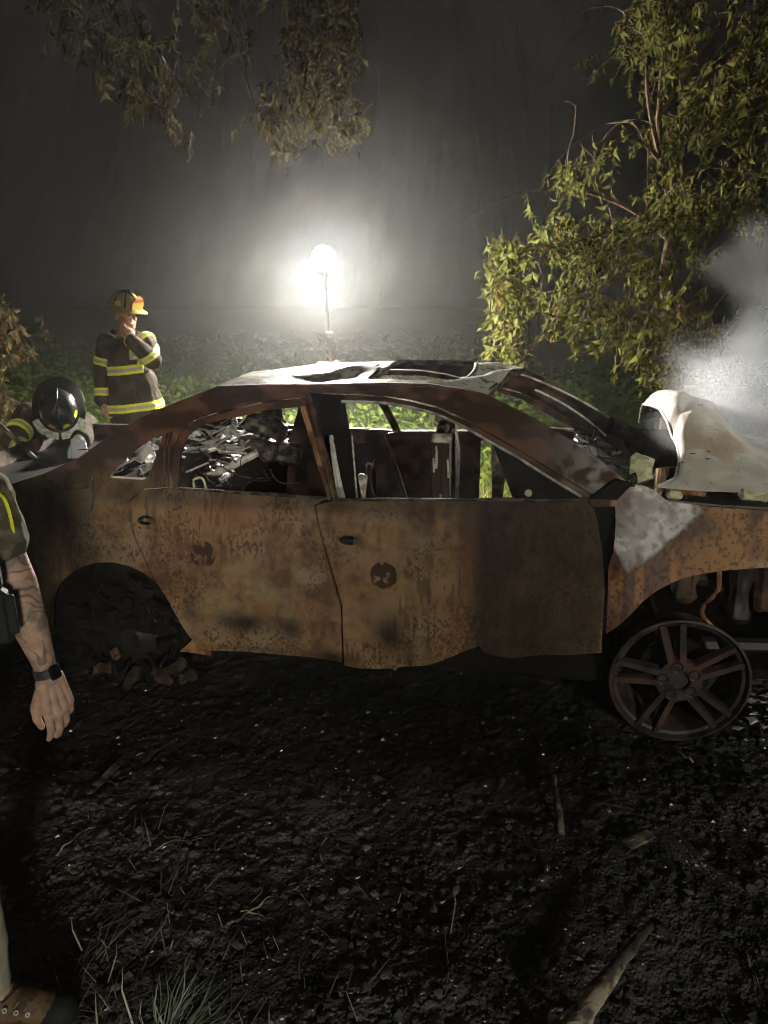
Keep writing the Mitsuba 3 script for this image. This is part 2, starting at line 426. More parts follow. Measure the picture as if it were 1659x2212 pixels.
# field crop: leafy plants in rows, thinner with distance
px, py, ps = [], [], []
for y0, y1, dens, sz in ((4.6, 7.5, 330, .075), (7.5, 11, 210, .085), (11, 20.5, 60, .11)):
    w0 = y1 * .62 + 1.2
    n = int(dens * (y1 - y0) * 2 * w0)
    x, y = rng.uniform(-w0, w0, n), rng.uniform(y0, y1, n)
    row = np.round((x * .5 + y * .87) / .45) * .45
    dd = (x * .5 + y * .87) - row
    keep = (np.abs(dd) < .17 + .1 * rng.random(n)) & ~in_car(x, y, .15)
    keep &= rng.random(n) < np.clip((21 - y) / 9, .02, 1)
    bare = (x > 1.9 + .15 * (y - 5)) & (x < 6.5) & (y < 10.5)      # trodden bare ground behind the smoking engine bay
    keep &= ~bare
    keep &= (y > 5.6 + .25 * np.sin(x * 3) - .15 * x) | ((x < -1.7) & (y > 4.9))
    px.append(x[keep]); py.append(y[keep]); ps.append(np.full(keep.sum(), sz))
px, py, ps = map(np.concatenate, (px, py, ps))
clump = meshkit.fbm(np.stack([px * 1.6, py * 1.6, 0 * px], -1), 3, 4)
hz = (.10 + .32 * rng.random(len(px)) ** .6) * (.65 + .7 * clump)
n = len(px)
dirs = np.stack([rng.normal(size=n), rng.normal(size=n), rng.normal(size=n) * .35 - .25], -1)
ups = np.stack([rng.normal(size=n) * .45, rng.normal(size=n) * .45, np.ones(n)], -1)
m, c = leaf_cloud(np.stack([px, py, gz(px, py) + hz], -1), dirs, ups, ps * rng.uniform(.7, 1.3, n), rng.uniform(.55, .8, n), tint(n, (.085, .125, .020), (.165, .215, .045), .10) * np.interp(py, [6, 14], [1.15, .8])[:, None])  # leaf colour brighter near, darker far: the light falloff put into the colour
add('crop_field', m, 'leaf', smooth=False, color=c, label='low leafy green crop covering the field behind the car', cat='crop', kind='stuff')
n = 9000
x, y = rng.uniform(-5, 6, n), rng.uniform(5.2, 9, n)
k = ~in_car(x, y, .15)
x, y = x[k], y[k]
b = np.stack([x, y, gz(x, y)], -1)
m, c = blades(b, b + np.stack([rng.normal(size=len(x)) * .06, rng.normal(size=len(x)) * .06, rng.uniform(.15, .4, len(x))], -1), np.full(len(x), .005), tint(len(x), (.09, .11, .03), (.16, .17, .06)), 0 * b)
add('crop_stem', m, 'straw', smooth=False, color=c, label='thin stems of the crop between its leaves', cat='crop stem', kind='stuff')

# long grass on the far side of the car
n = 15000
x, y = rng.uniform(-2.6, 5.5, n), 4.6 + rng.gamma(2.0, .55, n) - .1
k = ~in_car(x, y, .03) & (y < 7.6) & (x < 1.9 + .15 * (y - 5))
x, y = x[k], y[k]
n = len(x)
b = np.stack([x, y, gz(x, y) - .01], -1)
h = rng.uniform(.18, .62, n) * (.6 + .8 * meshkit.fbm(b * 1.4, 2, 8))
lean = rng.normal(size=(n, 2)) * .22
t = b + np.stack([lean[:, 0], lean[:, 1], h], -1)
m, c = blades(b, t, rng.uniform(.006, .014, n), tint(n, (.11, .15, .035), (.30, .28, .10)), np.stack([-lean[:, 0] * .3, -lean[:, 1] * .3, h * .15], -1))
add('grass', m, 'leaf', smooth=False, color=c, label='long yellowish grass growing along the far side of the car', cat='grass', kind='stuff')

# ================================================================== the wreck
CU, CN, CO = np.array([0.98842929, -0.15168238]), np.array([0.15168238, 0.98842929]), np.array([-1.32326532, 3.43017019])
CARW = 1.80


def cw(s, v, z):
    """Car coordinates (along, across from the near side, up) to the place."""
    s, v, z = (np.asarray(a, float) for a in (s, v, z))
    s, v, z = np.broadcast_arrays(s, v, z)
    q = CO + s[..., None] * CU + v[..., None] * CN
    return np.concatenate([q, z[..., None]], -1)


def vnear(s, z):
    return np.where(z < .9, .05 * ((z - .5) / .4) ** 2, .05 + (z - .9) * .45)


def grid_fill(poly, h):
    """Triangles filling a polygon, about h across."""
    tris, V = [], []
    off = 0
    for g in getattr(poly, 'geoms', [poly]):
        if g.area < h * h * .3:
            continue
        pts = []
        for ring in [g.exterior, *g.interiors]:
            r = shapely.segmentize(ring, h)
            pts.append(np.asarray(r.coords)[:-1])
        x0, y0, x1, y1 = g.bounds
        gxx, gyy = np.meshgrid(np.arange(x0, x1, h), np.arange(y0, y1, h))
        q = np.stack([gxx.ravel() + .13 * h, gyy.ravel() + .21 * h], 1)
        inner = g.buffer(-h * .45)
        if not inner.is_empty:
            pts.append(q[shapely.contains_xy(inner, q[:, 0], q[:, 1])])
        p = np.concatenate(pts)
        d = Delaunay(p).simplices
        cc = p[d].mean(1)
        d = d[shapely.contains_xy(g, cc[:, 0], cc[:, 1])]
        a = p[d]
        ar = (a[:, 1, 0] - a[:, 0, 0]) * (a[:, 2, 1] - a[:, 0, 1]) - (a[:, 2, 0] - a[:, 0, 0]) * (a[:, 1, 1] - a[:, 0, 1])
        d = d[np.abs(ar) > 1e-9]
        d[ar[np.abs(ar) > 1e-9] < 0] = d[ar[np.abs(ar) > 1e-9] < 0][:, ::-1]
        V.append(p)
        tris.append(d + off)
        off += len(p)
    return np.concatenate(V), np.concatenate(tris)


def sheet(poly, vfun, h=.025, t=.006, disp=None, sshift=0.0, mirror=False, zf=None):
    """A bent sheet of metal: the polygon (s, z) laid on the surface v = vfun(s, z), t thick. Returns mesh and uv."""
    p, f = grid_fill(poly, h)
    s, z = p[:, 0], p[:, 1]
    v0 = vfun(s, z) + (disp(s, z) if disp is not None else 0)
    v1 = v0 + t
    if mirror:
        v0, v1 = CARW - v0, CARW - v1
    zz = z + zf(s, z) if zf is not None else z
    A, B = cw(s + sshift, v0, zz), cw(s + sshift, v1, zz)
    e = np.concatenate([f[:, [0, 1]], f[:, [1, 2]], f[:, [2, 0]]])
    key = np.sort(e, 1)
    _, idx, cnt = np.unique(key, axis=0, return_index=True, return_counts=True)
    be = e[idx[cnt == 1]]
    n = len(p)
    a, b = be[:, 0], be[:, 1]
    C = np.concatenate([A[a], A[b], B[b], B[a]])
    k, m = np.arange(len(be)), len(be)
    F = np.concatenate([f, f[:, ::-1] + n, np.stack([k, k + 3 * m, k + 2 * m], 1) + 2 * n, np.stack([k, k + 2 * m, k + m], 1) + 2 * n])
    if mirror:
        F = F[:, ::-1]
    uv = np.concatenate([p, p, p[a], p[b], p[b], p[a]])
    return trimesh.Trimesh(np.concatenate([A, B, C]), F, process=False), uv


def dents(amp, fr, seed):
    return lambda s, z: amp * 2 * (meshkit.fbm(np.stack([s * fr, z * fr, 0 * s], -1), 3, seed) - .5)


CAR = 'burnt_car'
tag(CAR, 'burnt-out rusted sedan with no glass and its hood buckled open, standing on charred ground', 'car')


def part(name, mesh, bsdf, uv=None, smooth=None, **t):
    return add(f'{CAR}__{name}', mesh, bsdf, smooth=(True if uv is not None else 35) if smooth is None else smooth, uv=uv, **t)


qglass = sg.Polygon([(-.022, 1.122), (.03, 1.175), (.114, 1.243), (.18, 1.285), (.229, 1.304), (.217, 1.24), (.202, 1.19), (.178, 1.109), (.15, 1.095), (-.02, 1.098)]).buffer(.006).buffer(-.006)
rwin = sg.Polygon([(.332, 1.062), (.322, 1.14), (.326, 1.225), (.35, 1.293), (.40, 1.335), (.448, 1.356), (.54, 1.378), (.628, 1.395), (.734, 1.423), (.912, 1.442), (1.056, 1.050)])
fwin = sg.Polygon([(.95, 1.467), (1.092, 1.466), (1.265, 1.465), (1.395, 1.452), (1.523, 1.426), (1.652, 1.378), (1.779, 1.316), (1.906, 1.255), (2.029, 1.189), (2.197, 1.101), (2.19, 1.085), (1.67, 1.068), (1.099, 1.045)])
rlow = sg.Polygon([(.095, 1.002), (.099, .945), (.116, .891), (.135, .84), (.158, .788), (.223, .647), (.294, .529), (.352, .396), (.399, .313), (.43, .285), (.468, .278), (.64, .285), (.811, .281), (.95, .283),
                   (1.054, .276), (1.131, .267), (1.131, .566), (1.075, .763), (1.02, .93), (.995, 1.018), (1.05, 1.052), (.30, 1.066), (.15, 1.05)])
flow = sg.Polygon([(1.003, 1.018), (1.03, .93), (1.086, .764), (1.143, .566), (1.143, .246), (1.26, .252), (1.375, .238), (1.385, .225), (1.40, .246), (1.527, .288), (1.66, .345), (1.765, .405), (1.785, .412), (1.802, .383),
                   (1.86, .372), (1.94, .366), (2.071, .385), (2.20, .40), (2.325, .42), (2.318, .579), (2.314, .726), (2.300, .85), (2.288, .92), (2.272, 1.0), (2.25, 1.06), (2.197, 1.102), (1.67, 1.07), (1.099, 1.047), (1.078, 1.04)])
ringr = rwin.buffer(.034, join_style='mitre').difference(rwin).intersection(sg.box(-1, 1.05, 1.075, 2)).difference(sg.Polygon([(.947, 1.6), (.925, 1.46), (1.078, 1.04), (1.4, 1.04), (1.4, 1.6)]))
ringf = fwin.buffer(.030, join_style='mitre').difference(fwin).intersection(sg.box(-1, 1.04, 2.26, 2)).difference(sg.Polygon([(.5, 1.6), (.92, 1.50), (.931, 1.46), (1.083, 1.04), (.5, 1.04)]))
rdoor = unary_union([rlow, ringr]).buffer(.003).buffer(-.003)
fdoor = unary_union([flow, ringf]).buffer(.003).buffer(-.003)
outer = sg.Polygon([(-1.10, .50), (-1.14, .75), (-1.10, 1.02), (-.80, 1.02), (-.587, 1.03), (-.54, 1.047), (-.44, 1.08), (-.351, 1.108), (-.19, 1.181), (-.035, 1.29), (.1, 1.366), (.281, 1.444), (.40, 1.49), (.483, 1.521), (.70, 1.533),
                    (1.002, 1.541), (1.309, 1.554), (1.481, 1.554), (1.652, 1.535), (1.758, 1.51), (1.864, 1.464), (1.99, 1.409), (2.135, 1.332), (2.279, 1.245), (2.41, 1.152), (2.34, 1.075), (2.255, 1.07), (2.3, .9), (2.3, .36), (1.2, .24), (.42, .25),
                    (.36, .30), (.345, .42)] + [(.36 * math.cos(a), .355 + .36 * math.sin(a)) for a in np.linspace(.25, math.pi - .1, 14)] + [(-.37, .33), (-.7, .36)])
shell = outer.difference(unary_union([rdoor, fdoor, rwin, fwin]).buffer(.008)).difference(qglass)
shell = max(getattr(shell, 'geoms', [shell]), key=lambda g: g.area).buffer(.002)
wave = dents(.012, 2.2, 5)


def rear_dent(s, z):
    r = np.abs((z - .93) + .55 * (s - .93))
    return wave(s, z) + .016 * np.clip(1 - r / .10, 0, 1) * np.exp(-((s - .86) / .14) ** 2) + .012 * np.exp(-((s - .47) / .06) ** 2 - ((z - .778) / .06) ** 2) \
        + .014 * np.exp(-((s - .30) / .05) ** 2 - ((z - .93) / .035) ** 2) - .006 * np.exp(-((s - .37) / .05) ** 2 - ((z - .93) / .05) ** 2)


def front_dent(s, z):
    r = np.hypot(s - 1.333, z - .728)
    return wave(s, z) + .012 * (r < .062) - .022 * np.exp(-((s - 1.272) / .045) ** 4 - ((z - .894) / .042) ** 4) + .018 * (np.abs(s - 1.168) < .05) * np.exp(-((z - .882) / .022) ** 4) \
        + .02 * np.clip((.42 - z) / .15, 0, 1) * np.sin(s * 19)


def top_in(s, z):
    """Side surface that rolls inwards near the roof line."""
    return vnear(s, z)


m, uv = sheet(shell, vnear, .022, .035, dents(.005, 3, 2))
part('body_shell', m, 'rust', uv)
m, uv = sheet(rdoor, vnear, .016, .028, rear_dent)
rd = part('rear_door', m, 'rust', uv, label='tan rusted rear door with a crease and dark burnt ring')
m, uv = sheet(fdoor, vnear, .016, .028, front_dent)
fd = part('front_door', m, 'rust', uv, label='rusted front door, sooty black towards the fender, with burnt lower edge')


def slab(poly, v0, bsdf, name, t=.01, h=.04, disp=None, mirror=False, sshift=0., **tt):
    m, uv = sheet(sg.Polygon(poly), lambda s, z: v0 + 0 * s, h, t, disp, sshift, mirror)
    return part(name, m, bsdf, uv, **tt)


# door handle recesses, sail panel with its bolt, window channel strips
for d, c, r in ((rd, (.185, .922), .040), (fd, (1.170, .880), .046)):
    e = sg.Point(0, 0).buffer(1, 12)
    poly = shapely.affinity.translate(shapely.affinity.scale(e, r, .020), *c)
    m, uv = sheet(poly, vnear, .008, .004, lambda s, z: 0 * s - .010 + (.018 if d == fd else .012) * np.exp(-((s - c[0]) / r) ** 2 - ((z - c[1]) / .02) ** 2))
    add(d + '__handle_recess', m, 'char_matte', smooth=True, uv=uv)
    k = place(rbox(.030, .010, .026, .004), cw(c[0] + r * .8, float(vnear(c[0], np.array(c[1]))) - .010, c[1]), x=np.r_[CU, 0], z=[0, 0, 1])
    add(d + '__handle_stub', k, 'rust_dark')
m, uv = sheet(sg.Polygon([(1.80, 1.305), (1.906, 1.253), (2.029, 1.187), (2.195, 1.10), (2.19, 1.088), (1.90, 1.078), (1.865, 1.16)]), vnear, .02, .008, lambda s, z: 0 * s + .012)
add(fd + '__mirror_panel', m, 'char_matte', smooth=True, uv=uv, label='black mirror panel in the corner of the front window')
q = cw(1.965, .125, 1.118)
add(fd + '__mirror_bolt', place(lathe([(0, -.004), (.016, -.004), (.016, .004), (.010, .006), (.010, .002), (0, .002)], 14), q, z=-np.r_[CN, 0]), 'bracket_paint')
pts = [(s, z) for s, z in fwin.exterior.coords]
add(fd + '__window_channel', tube(bend([cw(s, float(vnear(0, np.array(z + .004))) - .006, z + .006) for s, z in pts[1:10]], 30), .0065, 6), 'pale_metal', label='bent window channel over the front window, pale for its edge highlight')  # pale strip carries the highlight along the window frame edge
for d, a in ((rd, [(.335, 1.066), (.70, 1.060), (1.055, 1.054)]), (fd, [(1.10, 1.050), (1.67, 1.073), (2.19, 1.092)])):
    add(d + '__window_sill', tube(bend([cw(s, float(vnear(0, np.array(z))) - .002, z) for s, z in a], 14), .008, 6), 'burnt_steel')
# b pillar behind the doors, orange strip and pale trim
part('door_pillar', cat_mesh([tube(bend([cw(.905, .30, 1.44), cw(.985, .22, 1.25), cw(1.07, .16, 1.04)], 10), [.014] * 5 + [.019] * 5, 6)]), 'rust_orange', label='orange rusted pillar between the two side windows')
slab([(.95, 1.50), (1.10, 1.50), (1.18, 1.0), (1.20, .30), (1.05, .30), (1.075, 1.0)], .30, 'char_matte', 'inner_pillar', .02)
part('belt_rail', cat_mesh([tube(bend([cw(1.055, .23, 1.325), cw(1.075, .21, 1.20), cw(1.115, .19, 1.0)], 10), np.linspace(.010, .021, 10), 6)]), 'pale_metal', label='pale metal strip standing inside the front window')
part('belt_rod', tube(bend([cw(1.14, .30, 1.31), cw(1.165, .28, 1.0)], 6), .004, 5), 'pale_metal')
# quarter pillar ribs
part('window_divider', cat_mesh([tube(bend([cw(.262 + k, .215 - .02 * i, 1.31 + .015 * i), cw(.245 + k, .18 - .02 * i, 1.19), cw(.262 + k, .13, 1.07)], 10), .006, 6) for i, k in enumerate((0, .03))]), 'rust_dark')
# fuel filler seam groove and quarter seam
part('quarter_seam', tube(bend([cw(-.075, .08, 1.12), cw(-.07, .062, 1.04), cw(-.085, .05, .96)], 8), .004, 6), 'burnt_steel')

# sill, floor, inner wheel houses, firewall, engine bay
floor = rbox(4.4, 1.56, .05, .02)
part('floor_pan', place(floor, cw(1.2, .9, .30), x=np.r_[CU, 0], z=[0, 0, 1]), 'char_matte')
part('sill', place(rbox(2.1, .10, .13, .03), cw(1.33, .12, .285), x=np.r_[CU, 0], z=[0, 0, 1]), 'char_matte')
part('sill', place(rbox(2.1, .10, .13, .03), cw(1.33, 1.68, .285), x=np.r_[CU, 0], z=[0, 0, 1]), 'char_matte')
fw = sg.Polygon([(.12, .30), (1.68, .30), (1.66, 1.08), (.14, 1.08)])
pf, ff = grid_fill(fw, .08)
part('firewall', trimesh.Trimesh(cw(2.36 + .03 * meshkit.noise(np.c_[pf * 5, pf[:, 0] * 0], 1), pf[:, 0], pf[:, 1]), ff, process=False), 'char_matte', smooth=True)
slab([(2.18, .30), (2.40, .30), (2.42, 1.17), (2.34, 1.19), (2.22, 1.10)], .14, 'char_matte', 'hinge_pillar', .03)
slab([(2.18, .30), (2.40, .30), (2.42, 1.17), (2.34, 1.19), (2.22, 1.10)], .14, 'char_matte', 'hinge_pillar', .03, mirror=True, sshift=.1)

# front fender, its inner edge and the struts behind it
fender = sg.Polygon([(2.337, 1.093), (2.409, 1.173), (2.455, 1.168), (2.505, 1.150), (2.535, 1.125), (2.561, 1.107), (2.655, 1.101), (2.80, 1.098), (2.972, 1.093), (3.3, 1.07), (3.58, 1.0), (3.60, .84), (3.3, .86), (2.977, .864), (2.88, .852), (2.796, .842),
                     (2.72, .826), (2.645, .805), (2.59, .78), (2.535, .748), (2.50, .722), (2.469, .694), (2.407, .62), (2.338, .52), (2.331, .58), (2.328, .70), (2.328, .809), (2.345, .886), (2.349, .968), (2.344, 1.058)])


def v_fender(s, z):
    return np.where(z < .9, .04 * ((z - .6) / .3) ** 2, .04 + (z - .9) * .30) - .045 * np.exp(-((z - .62) / .12) ** 2) * (s < 3)


def fold(s, z):
    a = np.clip(((z - .80) - .93 * (s - 2.405)) / .08, 0, 1)
    b = np.abs((z - 1.0) + .30 * (s - 2.42))
    return .022 * a - .016 * np.clip(1 - b / .045, 0, 1) * a + .010 * np.sin(s * 31) * np.clip((1.12 - z) * 3, 0, 1) * a + .02 * np.clip((2.40 - s) / .06, 0, 1) + dents(.007, 3, 9)(s, z)


m, uv = sheet(fender, v_fender, .016, .005, fold)
part('front_fender', m, 'rust_fender', uv, label='front fender with bare grey white metal above the wheel')
# top flange of the fender and rusty tabs under the hood
fl = [(2.55, .13, 1.108), (2.655, .115, 1.102), (2.80, .11, 1.099), (2.972, .11, 1.094), (3.3, .11, 1.072), (3.57, .10, 1.005)]
part('fender_flange', cat_mesh([trimesh.Trimesh(np.concatenate([cw(*np.array(fl).T), cw(np.array(fl)[:, 0], np.array(fl)[:, 1] + .05, np.array(fl)[:, 2] - .008 + .004 * np.array([0, 1, 0, 1, 0, 1]))]),
     [[i, i + 1, i + 7] for i in range(5)] + [[i, i + 7, i + 6] for i in range(5)], process=False)]), 'ash_metal', smooth=True)
for s, z, w in ((2.60, 1.115, .07), (2.93, 1.125, .12)):
    t_ = wobble(rbox(w, .06, .04, .01).subdivide().subdivide(), .012, 20, 3)
    part('hood_tab', place(t_, cw(s, .21, z), x=np.r_[CU, .1], z=[.1, 0, 1]), 'bracket_paint')
for s, z, w in ((2.68, 1.10, .18), (3.02, 1.10, .20)):
    t_ = wobble(rbox(w, .10, .05, .01).subdivide().subdivide(), .016, 14, 5)
    part('bay_rail', place(t_, cw(s, .36, z), x=np.r_[CU, -.1], z=[.1, .1, 1]), 'rust_orange')
# cowl hinge bracket
br1 = sg.Polygon([(2.418, 1.248), (2.44, 1.273), (2.497, 1.250), (2.493, 1.165), (2.462, 1.155), (2.448, 1.178), (2.426, 1.161)])
br2 = sg.Polygon([(2.490, 1.24), (2.542, 1.222), (2.528, 1.17), (2.545, 1.10), (2.47, 1.09), (2.462, 1.16), (2.49, 1.17)])
for k, (b_, tilt) in enumerate(((br1, -.3), (br2, .5))):
    m, uv = sheet(b_, lambda s, z: .34 + .03 * k + tilt * (z - 1.17) + .3 * tilt * (s - 2.48), .012, .012)
    part('hood_hinge', m, 'bracket_paint', uv, label='pale bent hood hinge standing at the windscreen foot' if k == 0 else None)
# cowl: dark ragged ledge between the pillars, with burnt strips
ms = []
for k in range(46):
    a = cw(rng.uniform(2.28, 2.52), rng.uniform(.35, 1.5), rng.uniform(1.03, 1.13))
    d = rng.normal(size=3) * [.09, .09, .04]
    ms.append(tube(bend([a, a + d * .5 + rng.normal(size=3) * .015, a + d], 6), rng.uniform(.003, .009), 5))
part('cowl_scraps', cat_mesh(ms), 'burnt_steel', kind='stuff')
part('cowl', place(wobble(rbox(.30, 1.40, .07, .02).subdivide().subdivide().subdivide(), .02, 9, 1), cw(2.42, .92, 1.04), x=np.r_[CU, 0], z=[0, 0, 1]), 'char')
# engine and suspension lumps seen under the fender
eng = [(2.85, .55, .80, .34, .36, .40), (3.02, .95, .82, .5, .6, .36), (2.70, .30, .80, .14, .16, .44), (3.15, .40, .62, .22, .18, .26), (2.95, .28, .66, .12, .14, .30), (3.3, .85, .50, .2, 1.2, .12)]
for k, (s, v, z, a, b, c_) in enumerate(eng):
    g = rbox(a, b, c_, .03)
    for _ in range(3):
        g = g.subdivide()
    part('engine_block' if k < 2 else 'suspension_strut' if k == 2 else 'engine_bracket', place(wobble(g, .05, 7, k), cw(s, v, z), x=np.r_[CU, 0], z=[0, .1, 1]), 'rust_dark' if k in (2, 3) else 'char')
part('brake_hose', tube(bend([cw(2.80, .2, .84), cw(2.83, .17, .70), cw(2.78, .2, .58), cw(2.86, .22, .47)], 14), .012, 7), 'rust_orange')
part('subframe', cat_mesh([tube([cw(2.45, .3, .33), cw(3.25, .35, .34), cw(3.35, 1.4, .34)], .045, 8), tube([cw(2.67, .15, .32), cw(2.67, 1.65, .32)], .035, 8)]), 'char')

# ------------------------------------------------------------------ roof
S0, S1 = np.linspace(.46, 1.76, 60), np.linspace(.42, 1.95, 60)
FAR_S, FAR_Z = [.05, .205, .327, .507, .626, .743, .916, 1.313, 1.809, 1.946], [1.335, 1.374, 1.400, 1.438, 1.463, 1.488, 1.500, 1.516, 1.510, 1.490]
zr_s, zr_z = [.40, .483, .70, 1.002, 1.309, 1.481, 1.652, 1.758], [1.49, 1.521, 1.533, 1.541, 1.554, 1.554, 1.535, 1.508]
nv = 64
tt = np.linspace(0, 1, nv)
aa = np.linspace(0, 1, 110)
A_, Tt = np.meshgrid(aa, tt, indexing='ij')
s = (.46 + 1.30 * A_) * (1 - Tt) + (.40 + 1.55 * A_) * Tt
z0 = np.interp(.46 + 1.30 * A_, zr_s, zr_z) * (1 - Tt) + (np.interp(.40 + 1.55 * A_, FAR_S, FAR_Z) + .004) * Tt
v = .335 + (CARW - .67) * Tt
z = z0 + .034 * np.sin(np.pi * Tt) ** .7 - .004
# the burnt skin sags and buckles
n_ = meshkit.fbm(np.stack([s * 3.2, v * 3.2, 0 * s], -1), 3, 6) - .5
z += .028 * n_ * np.sin(np.pi * Tt)
z += .034 * np.exp(-((s - 1.06) / .10) ** 2 - ((v - .72) / .14) ** 2) - .026 * np.exp(-((s - .93) / .16) ** 2 - ((v - .52) / .10) ** 2) - .03 * np.exp(-((s - .98) / .20) ** 2 - ((v - 1.05) / .2) ** 2)
z -= .030 * np.exp(-((s - 1.70) / .07) ** 2) * np.sin(np.pi * Tt) ** 2
z += .018 * np.sin((s - .5 * v) * 24) * np.clip((s - 1.5) / .2, 0, 1) * np.sin(np.pi * Tt)
P3 = cw(s, v, z)
ids = np.arange(s.size).reshape(s.shape)
qd = np.stack([ids[:-1, :-1], ids[1:, :-1], ids[1:, 1:], ids[:-1, 1:]], -1)
cs, cv = s[:-1, :-1] + .012, v[:-1, :-1] + .01
hole = shapely.contains_xy(sg.Polygon([(1.215, .47), (1.45, .44), (1.60, .52), (1.655, .80), (1.66, 1.22), (1.26, 1.26), (1.22, .9)]).buffer(.02), cs.ravel(), cv.ravel()).reshape(cs.shape)
qk = qd[~hole].reshape(-1, 4)
top = P3.reshape(-1, 3)
V2 = np.concatenate([top, top - [0, 0, .006]])
F2 = np.concatenate([qk, qk[:, ::-1] + len(top)])
part('roof', (V2, F2), 'roof_metal', np.concatenate([np.stack([s.ravel(), z.ravel()], 1)] * 2), label='buckled roof skin with the sunroof opening burnt out')
# edges of the sunroof opening, headers and roof bows
hp = [(1.205, .46), (1.45, .425), (1.61, .51), (1.672, .80), (1.678, 1.23), (1.25, 1.275), (1.205, .9), (1.205, .46)]
part('sunroof_frame', tube(bend([cw(a, b, 1.535) for a, b in hp], 50), .014, 8), 'burnt_steel')
for k, (a, b) in enumerate(((.47, .42), (1.745, 1.94), (1.12, 1.14))):
    part('roof_bow', tube(bend([cw(a, .34, float(np.interp(a, zr_s, zr_z)) - .02), cw((a + b) / 2, .9, (float(np.interp(a, zr_s, zr_z)) + float(np.interp(b, FAR_S, FAR_Z))) / 2 + .005), cw(b, 1.46, float(np.interp(b, FAR_S, FAR_Z)) - .02)], 16), .018, 8), 'burnt_steel')

# ------------------------------------------------------------------ far side: the same skins mirrored, doors seen from inside
SH = .09


def far_drop(s, z):
    """The far side of the roof has sunk a little, most at the back."""
    near_z = np.interp(s, [-.035, .1, .281, .483, 1.002, 1.481, 1.758, 1.864, 2.2], [1.29, 1.366, 1.444, 1.521, 1.541, 1.554, 1.51, 1.464, 1.29])
    far_z = np.interp(s + SH, [-.05, .05, .205, .327, .507, .626, .743, .916, 1.313, 1.809, 1.946, 2.29], [1.28, 1.335, 1.374, 1.400, 1.438, 1.463, 1.488, 1.500, 1.516, 1.510, 1.490, 1.29])
    return (far_z - near_z) * np.clip((z - 1.10) / .30, 0, 1)


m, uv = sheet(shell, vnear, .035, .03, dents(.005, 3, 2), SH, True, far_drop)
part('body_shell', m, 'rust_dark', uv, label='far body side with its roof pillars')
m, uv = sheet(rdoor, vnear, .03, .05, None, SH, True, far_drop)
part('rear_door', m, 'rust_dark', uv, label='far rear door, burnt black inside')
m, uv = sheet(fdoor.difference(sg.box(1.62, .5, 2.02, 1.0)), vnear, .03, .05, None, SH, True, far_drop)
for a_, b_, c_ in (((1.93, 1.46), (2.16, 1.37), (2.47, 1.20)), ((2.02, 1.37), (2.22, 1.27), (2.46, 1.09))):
    part('pillar_highlight', tube(bend([cw(a_[0], 1.42, a_[1]), cw(b_[0], 1.45, b_[1]), cw(c_[0], 1.50, c_[1])], 16), .007, 6), 'pale_metal')  # pale lines put in as highlights on the far pillar
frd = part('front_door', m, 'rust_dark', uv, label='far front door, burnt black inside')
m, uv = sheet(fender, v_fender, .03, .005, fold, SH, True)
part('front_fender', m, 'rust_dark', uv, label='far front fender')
add(frd + '__window_sill', tube(bend([cw(.95, 1.66, 1.055), cw(1.25, 1.655, 1.04), cw(1.55, 1.66, 1.04)], 10), .008, 6), 'bracket_paint')
slab([(1.775, 1.16), (1.90, 1.17), (1.86, .70), (1.80, .70)], 1.32, 'burnt_steel', 'dash_end', .012, .03, dents(.02, 6, 3))
part('dash_bar', tube(bend([cw(2.05, .2, .98), cw(2.08, .9, 1.0), cw(2.05, 1.6, .98)], 14), .03, 8), 'burnt_steel')
part('steering_column', tube([cw(2.1, 1.3, .95), cw(1.85, 1.3, 1.03)], .022, 8), 'burnt_steel')

# trunk deck, rear shelf and tail
sv, vv = np.meshgrid(np.linspace(-1.10, -.12, 26), np.linspace(.10, 1.70, 26), indexing='ij')
zz = np.interp(sv, [-1.1, -.6, -.35, -.12], [1.0, 1.02, 1.085, 1.14]) - .07 + .03 * (meshkit.fbm(np.stack([sv * 4, vv * 4, 0 * sv], -1), 3, 3) - .5)
ids = np.arange(sv.size).reshape(sv.shape)
qd = np.stack([ids[:-1, :-1], ids[1:, :-1], ids[1:, 1:], ids[:-1, 1:]], -1).reshape(-1, 4)
part('trunk_lid', (np.concatenate([cw(sv, vv, zz).reshape(-1, 3), cw(sv, vv, zz - .01).reshape(-1, 3)]), np.concatenate([qd, qd[:, ::-1] + sv.size])), 'char', smooth=True)
sv, vv = np.meshgrid(np.linspace(.30, 1.02, 12), np.linspace(.08, 1.72, 16), indexing='ij')
i2 = np.arange(12 * 16).reshape(12, 16)
part('tail_panel', (cw(-1.09 + .02 * np.sin(sv * 9), vv, sv).reshape(-1, 3), np.stack([i2[:-1, :-1], i2[1:, :-1], i2[1:, 1:], i2[:-1, 1:]], -1).reshape(-1, 4)), 'rust_dark', smooth=True)
# rear shelf debris: pale flakes, wires and burnt lumps
sv, vv = np.meshgrid(np.linspace(-.25, .55, 40), np.linspace(.25, 1.55, 50), indexing='ij')
zz = .93 + .13 * meshkit.fbm(np.stack([sv * 5, vv * 5, 0 * sv], -1), 4, 12) + .10 * np.clip((vv - .5), 0, .6)
ids = np.arange(sv.size).reshape(sv.shape)
part('rear_shelf', (cw(sv, vv, zz).reshape(-1, 3), np.stack([ids[:-1, :-1], ids[1:, :-1], ids[1:, 1:], ids[:-1, 1:]], -1).reshape(-1, 4)), 'char', smooth=True, label='burnt rear shelf')
fl_, wi = [], []
for k in range(90):
    a = cw(rng.uniform(-.2, .50), rng.uniform(.45, 1.5), 0)
    a[2] = 1.03 + .10 * rng.random() + .06 * rng.random()
    g = rbox(rng.uniform(.03, .15), rng.uniform(.02, .05), .006, .002)
    fl_.append(place(g, a, x=rng.normal(size=3) * [1, .5, .15], z=[rng.normal() * .4, rng.normal() * .4, 1]))
